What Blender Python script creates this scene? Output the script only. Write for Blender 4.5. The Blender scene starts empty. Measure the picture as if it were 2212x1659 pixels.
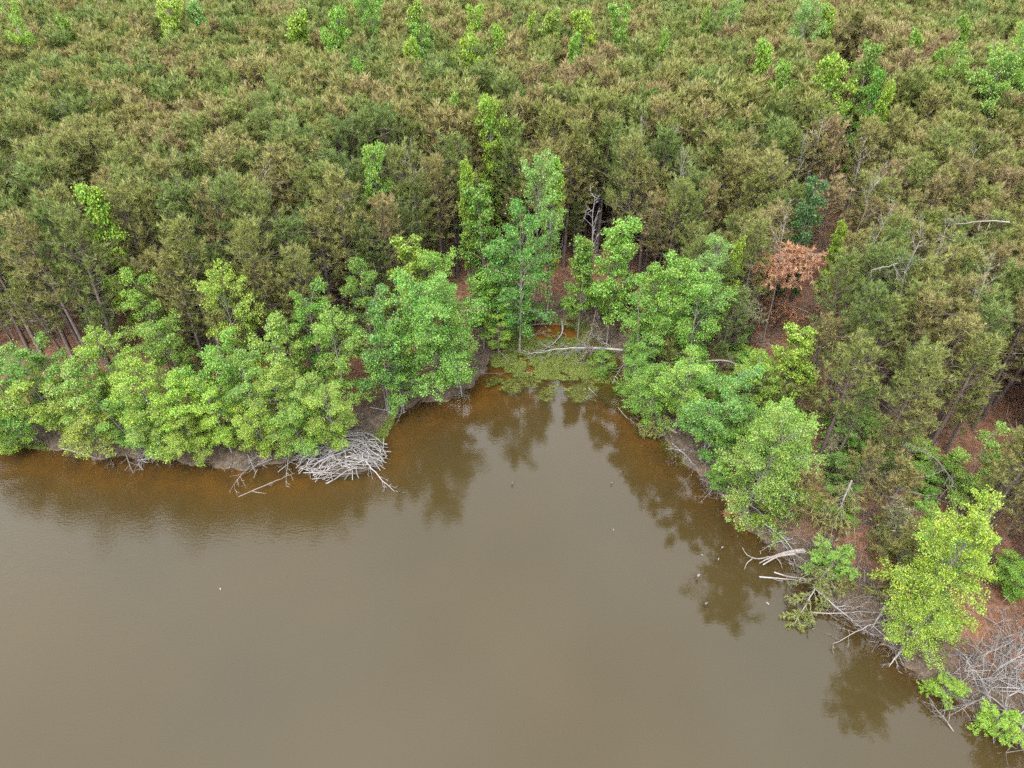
import bpy, math, random
import numpy as np

# ------------------------------------------------------------------ camera, sky, sun, exposure
sc = bpy.context.scene
col = sc.collection
H, PITCH, F = 32.0, math.radians(40), 1534.0      # camera height (m), tilt below horizontal, focal length in picture units
cam_d = bpy.data.cameras.new('camera'); cam = bpy.data.objects.new('camera', cam_d); col.objects.link(cam)
cam.location = (0, 0, H); cam.rotation_euler = (math.pi/2 - PITCH, 0, 0)
cam_d.sensor_width = 36; cam_d.lens = 36*F/2212; cam_d.clip_end = 3000
sc.camera = cam

SUN_EL, SUN_AZ = math.radians(58), math.radians(205)     # azimuth clockwise from +Y: behind the camera, slightly left
w = bpy.data.worlds.new('World'); sc.world = w; w.use_nodes = True
nt = w.node_tree; nt.nodes.clear()
sky = nt.nodes.new('ShaderNodeTexSky'); sky.sky_type = 'NISHITA'; sky.sun_disc = False
sky.sun_elevation = SUN_EL; sky.sun_rotation = SUN_AZ; sky.dust_density = 4.0; sky.air_density = 1.2; sky.ozone_density = 1.0
hs = nt.nodes.new('ShaderNodeHueSaturation'); hs.inputs['Saturation'].default_value = 0.22
bg = nt.nodes.new('ShaderNodeBackground'); bg.inputs[1].default_value = 0.15
wo = nt.nodes.new('ShaderNodeOutputWorld')
cl = nt.nodes.new('ShaderNodeMix'); cl.data_type = 'RGBA'; cl.inputs[0].default_value = .55   # cloud deck with soft, even-sized patches all over the sky
tcw = nt.nodes.new('ShaderNodeTexCoord'); nzw = nt.nodes.new('ShaderNodeTexNoise'); nzw.inputs['Scale'].default_value = 2.8; nzw.inputs['Detail'].default_value = 3; nzw.inputs['Roughness'].default_value = .45
rmp = nt.nodes.new('ShaderNodeValToRGB'); rmp.color_ramp.elements[0].position = .3; rmp.color_ramp.elements[0].color = (4.5, 4.8, 4.95, 1); rmp.color_ramp.elements[1].position = .7; rmp.color_ramp.elements[1].color = (7.9, 8.25, 8.45, 1)
nt.links.new(tcw.outputs['Generated'], nzw.inputs['Vector']); nt.links.new(nzw.outputs[0], rmp.inputs[0]); nt.links.new(rmp.outputs[0], cl.inputs[7])
nt.links.new(sky.outputs[0], hs.inputs['Color']); nt.links.new(hs.outputs[0], cl.inputs[6]); nt.links.new(cl.outputs[2], bg.inputs[0]); nt.links.new(bg.outputs[0], wo.inputs[0])
sd = bpy.data.lights.new('sun', 'SUN'); sd.energy = 0.6; sd.angle = math.radians(14); sd.color = (1.0, .96, .9)
so = bpy.data.objects.new('sun', sd); col.objects.link(so)
so.rotation_euler = (math.pi/2 - SUN_EL, 0, math.pi - SUN_AZ)
so.location = (0, -20, 60)
sc.view_settings.view_transform = 'Standard'; sc.view_settings.look = 'None'
sc.view_settings.exposure = 3.2; sc.view_settings.gamma = 1.0
cy = sc.cycles
cy.max_bounces = 5; cy.diffuse_bounces = 3; cy.glossy_bounces = 2; cy.transmission_bounces = 3; cy.transparent_max_bounces = 6
cy.caustics_reflective = False; cy.caustics_refractive = False; cy.sample_clamp_indirect = 6; cy.use_denoising = False

# ------------------------------------------------------------------ picture <-> place
CP, SP = math.cos(PITCH), math.sin(PITCH)
def at(px, py, z=0.0):
    u, v = (px-1106)/F, (829.5-py)/F
    d = np.array((u, CP+v*SP, -SP+v*CP)); t = (z-H)/d[2]
    return d[0]*t, d[1]*t
def proj(x, y, z):
    dz = z-H; dep = y*CP - dz*SP
    return 1106+F*x/dep, 829.5-F*(y*SP+dz*CP)/dep, dep

# ------------------------------------------------------------------ terrain
shore_px = [(0,945),(60,958),(130,970),(220,990),(320,990),(440,1003),(540,1008),(620,1003),(700,992),(790,965),(815,925),
            (850,895),(905,872),(965,862),(1015,835),(1045,795),(1062,760),(1090,728),(1130,706),(1180,690),(1240,688),(1285,705),
            (1318,740),(1340,785),(1362,835),(1385,885),(1425,942),(1475,990),(1525,1036),(1565,1080),(1610,1128),(1665,1172),
            (1715,1218),(1762,1268),(1800,1315),(1870,1366),(1940,1418),(2000,1470),(2070,1512),(2140,1552),(2212,1602)]
shore = [at(*p) for p in shore_px]
poly = np.array([(-150,44),(-95,38.5),(-60,35)] + shore + [(26,8),(31,-2),(33,-20),(20,-60),(-150,-60)])
def vnoise(x, y, s, seed=0):
    r = np.random.RandomState(seed); g = r.rand(64,64)
    fx, fy = np.asarray(x)/s, np.asarray(y)/s
    ix, iy = np.floor(fx).astype(int), np.floor(fy).astype(int); tx, ty = fx-ix, fy-iy
    tx, ty = tx*tx*(3-2*tx), ty*ty*(3-2*ty)
    a, b, c, d = g[ix%64,iy%64], g[(ix+1)%64,iy%64], g[ix%64,(iy+1)%64], g[(ix+1)%64,(iy+1)%64]
    return (a*(1-tx)+b*tx)*(1-ty)+(c*(1-tx)+d*tx)*ty
def sdist(x, y):
    """signed distance to the waterline: positive on land"""
    x = np.atleast_1d(np.asarray(x, float)); y = np.atleast_1d(np.asarray(y, float))
    best = np.full(x.shape, 1e9); inside = np.zeros(x.shape, bool)
    n = len(poly)
    for i in range(n):
        a, b = poly[i], poly[(i+1) % n]; e = b-a
        t = np.clip(((x-a[0])*e[0]+(y-a[1])*e[1])/(e@e), 0, 1)
        best = np.minimum(best, (x-a[0]-t*e[0])**2+(y-a[1]-t*e[1])**2)
        cross = (a[1] > y) != (b[1] > y)
        with np.errstate(divide='ignore', invalid='ignore'):
            xi = e[0]*(y-a[1])/(e[1] if e[1] else 1e-9)+a[0]
        inside ^= cross & (x < xi)
    d = np.sqrt(best)
    return np.where(inside, -d, d)
def gz(x, y, s=None):
    x = np.atleast_1d(np.asarray(x, float)); y = np.atleast_1d(np.asarray(y, float))
    if s is None: s = sdist(x, y)
    s = s + (vnoise(x, y, .9, 3)-.5)*.7 + (vnoise(x, y, .35, 4)-.5)*.25
    cove = np.clip((y-33)/9, 0, 1)*np.clip(1-np.abs(x-2)/12, 0, 1)
    slope = .22+.4*np.clip((x-8)/6, 0, 1)*(1-cove)-.185*cove
    zw = -np.minimum(1.8, slope*np.maximum(-s, 0))
    zl = (.30-.2*cove)*(1-np.exp(-np.maximum(s,0)/.45)) + np.minimum(.03*np.maximum(s,0), 2.2) + .18*(vnoise(x,y,2.3,5)-.5)*np.clip(s/2,0,1) + .07*(vnoise(x,y,.6,6)-.5)*np.clip(s,0,1)
    return np.where(s < 0, zw, zl)
def g1(x, y): return float(gz(x, y)[0])

# ------------------------------------------------------------------ mesh helpers
def mesh(name, verts, faces, mats, midx=None, smooth=False):
    me = bpy.data.meshes.new(name)
    verts = np.asarray(verts, np.float32); nv = len(verts)
    me.vertices.add(nv); me.vertices.foreach_set('co', verts.ravel())
    blocks = faces if isinstance(faces, list) else [faces]
    loops = np.concatenate([b.ravel() for b in blocks]).astype(np.int32)
    tot = np.concatenate([np.full(len(b), b.shape[1]) for b in blocks]).astype(np.int32)
    me.loops.add(len(loops)); me.loops.foreach_set('vertex_index', loops)
    me.polygons.add(len(tot)); st = np.zeros(len(tot), np.int32); st[1:] = np.cumsum(tot)[:-1]
    me.polygons.foreach_set('loop_start', st); me.polygons.foreach_set('loop_total', tot)
    for m in (mats if isinstance(mats, (list, tuple)) else [mats]): me.materials.append(m)
    if midx is not None: me.polygons.foreach_set('material_index', np.asarray(midx, np.int32))
    if smooth: me.polygons.foreach_set('use_smooth', np.ones(len(tot), bool))
    me.update(calc_edges=True); me.validate()
    return me
def tubes(paths, sides=4):
    """paths: list of (points Nx3, radii N) -> verts, quads"""
    V, Q, off = [], [], 0
    ang = np.arange(sides)*2*math.pi/sides; ca, sa = np.cos(ang), np.sin(ang)
    for P, R in paths:
        P = np.asarray(P, float); n = len(P); T = np.gradient(P, axis=0)
        T /= np.linalg.norm(T, axis=1, keepdims=True)+1e-9
        ref = np.array((0,0,1.)) if abs(T[n//2][2]) < .9 else np.array((1.,0,0))
        A = np.cross(T, ref); A /= np.linalg.norm(A, axis=1, keepdims=True)+1e-9
        B = np.cross(T, A); R = np.asarray(R)[:, None, None]
        ring = P[:, None, :] + R*(A[:, None, :]*ca[None, :, None] + B[:, None, :]*sa[None, :, None])
        V.append(ring.reshape(-1, 3))
        i = np.arange(n-1)[:, None]*sides; k = np.arange(sides)[None, :]; k2 = (k+1) % sides
        Q.append((np.stack([i+k, i+k2, i+sides+k2, i+sides+k], -1)+off).reshape(-1, 4))
        if sides == 4:
            Q.append(np.array([[off+3, off+2, off+1, off]])); Q.append(np.array([[off+(n-1)*4+j for j in range(4)]]))
        off += n*sides
    return np.concatenate(V), np.concatenate(Q)
def unit(v): return v/(np.linalg.norm(v, axis=-1, keepdims=True)+1e-9)
def needles(rs, C, A, k, L, wd, spread=.75):
    """tufts: centre C, axis A, k blades each"""
    n = len(C); C = np.repeat(C, k, 0); A = np.repeat(A, k, 0); m = n*k
    D = unit(A*.75 + rs.randn(m, 3)*spread); ln = L*(.7+.6*rs.rand(m, 1))
    S = unit(np.cross(D, rs.randn(m, 3)))*wd*(.7+.6*rs.rand(m, 1))
    base = C - A*(rs.rand(m, 1)*L*.5)
    V = np.stack([base-S*.5, base+S*.5, base+D*ln], 1).reshape(-1, 3)
    return V, np.arange(3*m).reshape(-1, 3)
def leaves(rs, P, size, tilt=.55):
    n = len(P); N = unit(np.array((0, -.1, 1.))+rs.randn(n, 3)*tilt)
    U = unit(np.cross(N, rs.randn(n, 3))); W = np.cross(N, U); s = size*(.65+.7*rs.rand(n, 1))
    f = N*s*.12
    V = np.stack([P-U*s*.5, P+W*s*.36+U*s*.05+f, P+U*s*.5-f*.8, P-W*s*.36+U*s*.05+f], 1).reshape(-1, 3)
    return V, np.arange(4*n).reshape(-1, 4)
def obj(name, me, parent=None):
    o = bpy.data.objects.new(name, me); col.objects.link(o)
    if parent: o.parent = parent
    return o
def empty(name, loc, rot=(0,0,0), scale=1.0):
    o = bpy.data.objects.new(name, None); col.objects.link(o); o.empty_display_size = .3
    o.location = loc; o.rotation_euler = rot; o.scale = (scale,)*3 if np.isscalar(scale) else scale
    return o
def tag(o, label=None, cat=None, group=None, kind=None):
    if label: o['label'] = label
    if cat: o['category'] = cat
    if group: o['group'] = group
    if kind: o['kind'] = kind
    return o

# ------------------------------------------------------------------ materials
class NT:
    def __init__(s, name):
        s.m = bpy.data.materials.new(name); s.m.use_nodes = True; s.t = s.m.node_tree; s.t.nodes.clear()
        s.out = s.n('ShaderNodeOutputMaterial')
    def n(s, typ, ins=None, **kw):
        nd = s.t.nodes.new(typ)
        for k, v in kw.items(): setattr(nd, k, v)
        for k, v in (ins or {}).items():
            if hasattr(v, 'is_output') or isinstance(v, bpy.types.NodeSocket): s.t.links.new(v, nd.inputs[k])
            else: nd.inputs[k].default_value = v
        return nd
    def math(s, op, a, b=0.0): return s.n('ShaderNodeMath', {0: a, 1: b}, operation=op).outputs[0]
    def mix(s, f, a, b, mode='MIX'):
        nd = s.n('ShaderNodeMix', data_type='RGBA', blend_type=mode)
        for k, v in ((0, f), (6, a), (7, b)):
            if isinstance(v, bpy.types.NodeSocket): s.t.links.new(v, nd.inputs[k])
            else: nd.inputs[k].default_value = v if k == 0 else (*v, 1)
        return nd.outputs[2]
    def ramp(s, fac, stops):
        nd = s.n('ShaderNodeValToRGB', {0: fac}); e = nd.color_ramp.elements
        while len(e) > 1: e.remove(e[-1])
        e[0].position = stops[0][0]; e[0].color = (*stops[0][1], 1)
        for p, c in stops[1:]: x = e.new(p); x.color = (*c, 1)
        return nd.outputs[0]
    def noise(s, scale, vec=None, detail=3.0, rough=.55):
        ins = {'Scale': scale, 'Detail': detail, 'Roughness': rough}
        if vec is not None: ins['Vector'] = vec
        return s.n('ShaderNodeTexNoise', ins).outputs[0]
    def surf(s, sh): s.t.links.new(sh, s.out.inputs[0]); return s.m
def leaf_material(name):
    t = NT(name); oi = t.n('ShaderNodeObjectInfo'); ge = t.n('ShaderNodeNewGeometry')
    isl = ge.outputs['Random Per Island']
    tc = t.n('ShaderNodeTexCoord'); clump = t.noise(1.1, tc.outputs['Object'], 3.0)
    val = t.math('MULTIPLY_ADD', isl, .95); val.node.inputs[2].default_value = .52
    hue = t.math('MULTIPLY_ADD', t.math('FRACT', t.math('MULTIPLY', isl, 37.0)), .05); hue.node.inputs[2].default_value = .462
    hue = t.math('ADD', hue, t.math('MULTIPLY', t.math('SUBTRACT', clump, .5), -.09))
    c = t.n('ShaderNodeHueSaturation', {'Hue': hue, 'Value': val, 'Saturation': 1.0, 'Color': oi.outputs['Color']}).outputs[0]
    red = t.math('GREATER_THAN', t.math('FRACT', t.math('MULTIPLY', isl, 91.0)), .965)
    c = t.mix(t.math('MULTIPLY', red, .6), c, (.20, .115, .04))
    p = t.n('ShaderNodeBsdfPrincipled', {'Base Color': c, 'Roughness': .5, 'Specular IOR Level': .35})
    tr = t.n('ShaderNodeBsdfTranslucent', {'Color': t.mix(.5, c, (1.0, 1.0, .35), 'MULTIPLY')})
    return t.surf(t.n('ShaderNodeMixShader', {0: .32, 1: p.outputs[0], 2: tr.outputs[0]}).outputs[0])
def needle_material(name, stops, loc_noise=True, lo=.5, hi=1.65):
    t = NT(name); oi = t.n('ShaderNodeObjectInfo'); ge = t.n('ShaderNodeNewGeometry'); isl = ge.outputs['Random Per Island']
    nz = t.noise(.045, oi.outputs['Location'], 2.0)
    f = t.math('ADD', t.math('MULTIPLY', oi.outputs['Random'], .72), t.math('MULTIPLY', t.math('SUBTRACT', nz, .36), 1.05))
    f = t.math('ADD', f, t.math('MULTIPLY', t.math('SUBTRACT', isl, .5), .32)); lx_ = t.n('ShaderNodeSeparateXYZ', {0: oi.outputs['Location']}).outputs[0]; f = t.math('ADD', f, t.math('MULTIPLY', lx_, .0022))
    c = t.ramp(f, stops)
    val = t.math('MULTIPLY_ADD', t.math('FRACT', t.math('MULTIPLY', isl, 53.0)), hi-lo); val.node.inputs[2].default_value = lo
    c = t.n('ShaderNodeHueSaturation', {'Value': val, 'Color': c}).outputs[0]
    p = t.n('ShaderNodeBsdfPrincipled', {'Base Color': c, 'Roughness': .55, 'Specular IOR Level': .3})
    tr = t.n('ShaderNodeBsdfTranslucent', {'Color': c})
    return t.surf(t.n('ShaderNodeMixShader', {0: .42, 1: p.outputs[0], 2: tr.outputs[0]}).outputs[0])
def wood_material(name, a, b, scale=6.0, rough=.85):
    t = NT(name); tc = t.n('ShaderNodeTexCoord'); oi = t.n('ShaderNodeObjectInfo')
    f = t.noise(scale, tc.outputs['Object'], 5.0)
    f = t.math('ADD', t.math('MULTIPLY', t.math('SUBTRACT', f, .3), 1.6), t.math('MULTIPLY', t.math('SUBTRACT', oi.outputs['Random'], .5), .5))
    c = t.ramp(f, [(0, a), (1, b)])
    bump = t.n('ShaderNodeBump', {'Strength': .5, 'Distance': .02, 'Height': t.noise(scale*5, tc.outputs['Object'])})
    p = t.n('ShaderNodeBsdfPrincipled', {'Base Color': c, 'Roughness': rough, 'Specular IOR Level': .2, 'Normal': bump.outputs[0]})
    return t.surf(p.outputs[0])
M_LEAF = leaf_material('broadleaf_leaf')
M_PINE = needle_material('pine_needle', [(.08, (.060,.090,.021)), (.36, (.088,.108,.023)), (.58, (.110,.112,.028)), (.80, (.124,.104,.036)), (1.0, (.122,.082,.043))])
M_RUST = needle_material('dead_red_needle', [(0, (.215,.095,.045)), (.5, (.235,.120,.066)), (1, (.165,.080,.046))])
M_PALE = needle_material('drying_needle', [(0, (.095,.110,.048)), (.5, (.115,.112,.055)), (1, (.11,.092,.055))])
M_YELO = needle_material('yellowing_needle', [(0, (.075,.100,.024)), (.5, (.105,.112,.028)), (1, (.10,.09,.03))])
M_BARK = wood_material('pine_bark', (.035,.026,.022), (.085,.065,.055))
M_HBARK = wood_material('hardwood_bark', (.06,.054,.046), (.14,.13,.118))
M_DEAD = wood_material('weathered_wood', (.06,.052,.045), (.155,.138,.124))
M_TWIG = wood_material('dead_pine_branch', (.052,.041,.032), (.125,.100,.080))
M_SILV = wood_material('barkless_stick', (.075,.070,.068), (.18,.169,.162), 3.0)
M_MUDD = wood_material('mud', (.02,.015,.011), (.04,.03,.02), 4.0)
M_ORNG = wood_material('orange_rot', (.11,.035,.010), (.16,.06,.018), 5.0)
M_WET = wood_material('wet_wood', (.012,.009,.007), (.04,.03,.022), 5.0, .4)
M_FOAM = wood_material('pale_debris', (.075,.07,.056), (.125,.118,.095), 9.0)

def ground_material():
    t = NT('forest_floor'); a = t.n('ShaderNodeAttribute', attribute_name='shore'); ge = t.n('ShaderNodeNewGeometry'); P = ge.outputs['Position']
    straw = t.ramp(t.noise(2.2, P, 6.0, .7), [(.25, (.036,.019,.012)), (.5, (.086,.041,.023)), (.75, (.135,.075,.045))])
    mud = t.ramp(t.noise(3.0, P, 7.0, .75), [(.25, (.012,.009,.006)), (.5, (.042,.030,.020)), (.72, (.088,.066,.047))])
    bed = t.ramp(t.noise(.9, P, 6.0, .65), [(.3, (.095,.055,.014)), (.55, (.16,.090,.022)), (.75, (.19,.12,.038))])
    edge = t.math('ADD', a.outputs['Fac'], t.math('MULTIPLY', t.math('SUBTRACT', t.noise(.5, P), .5), 3.5))
    c = t.mix(t.n('ShaderNodeMapRange', {0: edge, 1: 1.2, 2: 3.2}).outputs[0], mud, straw)
    silt = t.math('ADD', a.outputs['Fac'], t.math('MULTIPLY', t.math('SUBTRACT', t.noise(.8, P), .5), 1.6))
    c = t.mix(t.n('ShaderNodeMapRange', {0: silt, 1: -.3, 2: -1.7}).outputs[0], c, bed)
    bump = t.n('ShaderNodeBump', {'Strength': .9, 'Distance': .08, 'Height': t.noise(9.0, P, 6.0, .75)})
    return t.surf(t.n('ShaderNodeBsdfPrincipled', {'Base Color': c, 'Roughness': .9, 'Specular IOR Level': .15, 'Normal': bump.outputs[0]}).outputs[0])
def water_material():
    t = NT('pond_water'); a = t.n('ShaderNodeAttribute', attribute_name='depth'); ge = t.n('ShaderNodeNewGeometry'); P = ge.outputs['Position']
    body = t.ramp(t.noise(.09, P, 4.0, .5), [(.3, (.0165,.0122,.0048)), (.7, (.021,.0146,.0052))])
    sep = t.n('ShaderNodeSeparateXYZ', {0: P})
    wind = t.n('ShaderNodeMapRange', {0: t.math('ADD', t.math('MULTIPLY', sep.outputs[0], -.05), t.noise(.12, P, 2.0)), 1: .45, 2: 1.3}).outputs[0]
    mp = t.n('ShaderNodeMapping', {'Vector': P, 'Scale': (1.0, 2.4, 1.0), 'Rotation': (0, 0, .35)})
    h = t.math('ADD', t.noise(3.2, mp.outputs[0], 3.0, .6), t.math('MULTIPLY', t.noise(.8, mp.outputs[0], 2.0), .7))
    st = t.math('MULTIPLY_ADD', wind, .05); st.node.inputs[2].default_value = .012
    bump = t.n('ShaderNodeBump', {'Strength': st, 'Distance': .25, 'Height': h})
    tr = t.n('ShaderNodeBsdfTransparent', {0: (.90,.76,.50,1)})
    df = t.n('ShaderNodeBsdfDiffuse', {0: body})
    clear = t.math('MULTIPLY', t.math('POWER', 2.718, t.math('MULTIPLY', a.outputs['Fac'], -1.7)), .9)
    inner = t.n('ShaderNodeMixShader', {0: clear, 1: df.outputs[0], 2: tr.outputs[0]})
    rg = t.math('MULTIPLY_ADD', wind, .10); rg.node.inputs[2].default_value = .012
    gl = t.n('ShaderNodeBsdfGlossy', {'Roughness': rg, 'Normal': bump.outputs[0]})
    fr = t.n('ShaderNodeFresnel', {'IOR': 1.333, 'Normal': bump.outputs[0]})
    return t.surf(t.n('ShaderNodeMixShader', {0: fr.outputs[0], 1: inner.outputs[0], 2: gl.outputs[0]}).outputs[0])
def weed_material():
    t = NT('pond_weed'); ge = t.n('ShaderNodeNewGeometry'); P = ge.outputs['Position']
    f = t.math('ADD', t.math('MULTIPLY', ge.outputs['Random Per Island'], .45), t.math('MULTIPLY', t.noise(.7, P, 4.0), .75))
    c = t.ramp(f, [(.2, (.026,.036,.008)), (.5, (.050,.064,.009)), (.75, (.070,.088,.011)), (1, (.07,.055,.022))])
    return t.surf(t.n('ShaderNodeBsdfPrincipled', {'Base Color': c, 'Roughness': .6, 'Specular IOR Level': .25}).outputs[0])
M_GROUND, M_WATER, M_WEED = ground_material(), water_material(), weed_material()

# ------------------------------------------------------------------ the ground and the pond
def axis(lo, fine0, fine1, hi, fine, coarse):
    a = list(np.arange(fine0, fine1, fine)); s, x = fine, fine1
    while x < hi: a.append(x); s = min(s*1.12, coarse); x += s
    a.append(hi); s, x = fine, fine0-fine
    while x > lo: a.append(x); s = min(s*1.12, coarse); x -= s
    a.append(lo); return np.array(sorted(a))
def grid(xs, ys, zf):
    X, Y = np.meshgrid(xs, ys); x, y = X.ravel(), Y.ravel(); z, attr = zf(x, y)
    nx, ny = len(xs), len(ys); i = (np.arange(ny-1)[:, None]*nx+np.arange(nx-1)[None, :]).ravel()
    return np.stack([x, y, z], 1), np.stack([i, i+1, i+nx+1, i+nx], 1), attr
def with_attr(me, name, a):
    at_ = me.attributes.new(name, 'FLOAT', 'POINT'); at_.data.foreach_set('value', np.asarray(a, np.float32)); return me
def ground_f(x, y):
    s = sdist(x, y); return gz(x, y, s), s
V, Q, S = grid(axis(-900, -38, 34, 900, .3, 40), axis(-300, 10, 58, 1400, .3, 40), ground_f)
tag(obj('ground', with_attr(mesh('ground', V, Q, M_GROUND, smooth=True), 'shore', S)), kind='structure')
def water_f(x, y):
    return np.zeros_like(x), np.maximum(-gz(x, y), 0)
V, Q, S = grid(axis(-150, -38, 34, 60, .4, 10), axis(-60, 10, 54, 60, .4, 10), water_f)
keep = (sdist(V[:, 0], V[:, 1]) < 1.2)[Q].any(1)
used = np.unique(Q[keep]); remap = np.zeros(len(V), int); remap[used] = np.arange(len(used))
tag(obj('pond_water', with_attr(mesh('pond_water', V[used], remap[Q[keep]], M_WATER, smooth=True), 'depth', S[used])), kind='structure')

# ------------------------------------------------------------------ tree builders (each returns the meshes of one kind of tree)
def pine_parts(seed, h=12.0, r=1.8, nb=52, tufts=7, k=11, cb=.34, ndead=14):
    rs = np.random.RandomState(seed); n = 12; t = np.linspace(0, 1, n)
    ph = rs.rand(2)*6.3; sw = .012*h
    tp = np.stack([sw*np.sin(t*3+ph[0])*t, sw*np.sin(t*2.4+ph[1])*t, t*h], 1)
    trunk = tubes([(tp, (.013*h)*(1-t)**.8+.015)], 6)
    on = lambda q: np.array([np.interp(q, t, tp[:, i]) for i in range(3)])
    live, dead, C, A = [], [], [], []
    for i in range(nb):
        q = cb+(1-cb)*((i+rs.rand())/nb)**.85; az = i*2.4+rs.randn()*.35; b = on(min(q, .985))
        f = (q-cb)/(1-cb); L = r*(.25+.95*math.sqrt(max(0, 1-f**2.2))*min(1, .7+f))*(.45+.85*rs.rand())*.9
        el = math.radians(12+48*f+rs.randn()*9); dh = np.array((math.cos(az), math.sin(az), 0))
        u = np.linspace(0, 1, 5)[:, None]
        P = b + dh*L*u*math.cos(el) + np.array((0,0,1.))*(L*u*math.sin(el)+.28*L*u**2)
        live.append((P, .022*(1-.75*u[:, 0])*(L/1.8+.3)))
        for j in range(tufts):
            uu = .38+.62*(j+rs.rand())/tufts; c = np.array([np.interp(uu, u[:, 0], P[:, m]) for m in range(3)])
            a2 = az+rs.choice((-1, 1))*(.5+.7*rs.rand())*(1.05-uu*.6); l2 = L*.34*(1.2-uu*.7)
            d = np.array((math.cos(a2), math.sin(a2), .5+.5*rs.rand())); e = c+d*l2
            if j % 2 == 0: live.append((np.stack([c, (c+e)/2+(0,0,.02), e]), np.array((.011, .009, .006))))
            C.append(e); A.append(unit(d*np.array((.7,.7,1.))+np.array((0,0,.9))+rs.randn(3)*.25))
        C.append(P[-1]); A.append(unit(dh*.6+np.array((0,0,1.))))
    for j in range(12): C.append(on(.84+.16*j/11)+rs.randn(3)*np.array((.12,.12,0))); A.append(unit(np.array((0,0,1.))+rs.randn(3)*.3))
    for i in range(ndead):
        q = .25+.4*rs.rand(); az = rs.rand()*6.3; b = on(q); L = .5+1.3*rs.rand(); u = np.linspace(0, 1, 4)[:, None]
        P = b+np.array((math.cos(az), math.sin(az), 0))*L*u+np.array((0,0,1.))*(.3*L*u-.25*L*u**2)+rs.randn(4,3)*.04*u
        dead.append((P, .016*(1-.7*u[:, 0])))
        for s in (-1, 1):
            a2 = az+s*.7; c = P[2]; dead.append((np.stack([c, c+np.array((math.cos(a2), math.sin(a2), .1))*L*.35]), np.array((.009, .004))))
    for i in range(5):      # pale broken branches reaching out of the crown
        q = .6+.33*rs.rand(); az = rs.rand()*6.3; b = on(q); L = r*(.8+.6*rs.rand()); u = np.linspace(0, 1, 5)[:, None]
        P = b+np.array((math.cos(az), math.sin(az), 0))*L*u+np.array((0,0,1.))*(.55*L*u-.1*L*u**2)+rs.randn(5,3)*.07*u
        dead.append((P, .022*(1-.7*u[:, 0])))
        for s in (-1, 1, -1):
            m = rs.randint(2, 5); a2 = az+s*(.5+.5*rs.rand()); dead.append((np.stack([P[m], P[m]+np.array((math.cos(a2), math.sin(a2), .3))*L*.4]), np.array((.012, .004))))
    C, A = np.array(C), np.array(A); C = C+rs.randn(*C.shape)*.05
    near_ = needles(rs, C, A, k, .33, .047, .36); far_ = needles(rs, C, A, 7, .42, .07, .28)
    return trunk, tubes(live, 3), tubes(dead, 3), near_, far_
def meshes_of_pine(i, **kw):
    tr, li, de, ne, fa = pine_parts(100+i, **kw)
    return dict(trunk=mesh('pine_trunk', *tr, M_BARK, smooth=True), limbs=mesh('pine_limbs', *li, M_BARK),
                dead_branches=mesh('pine_dead_branches', *de, M_TWIG), crown=mesh('pine_crown', *ne, M_PINE)), (tr, li, de, fa)
def merged_pine(parts):
    V, F4, F3, off, mi4 = [], [], [], 0, []
    for m, (v, f) in enumerate(parts[:3]):
        V.append(v); F4.append(f+off); mi4 += [0 if m < 2 else 1]*len(f); off += len(v)
    v, f = parts[3]; V.append(v); F3.append(f+off)
    return mesh('pine_far', np.concatenate(V), [np.concatenate(F4), np.concatenate(F3)], [M_BARK, M_TWIG, M_PINE], mi4+[2]*len(F3[0]))

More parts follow.
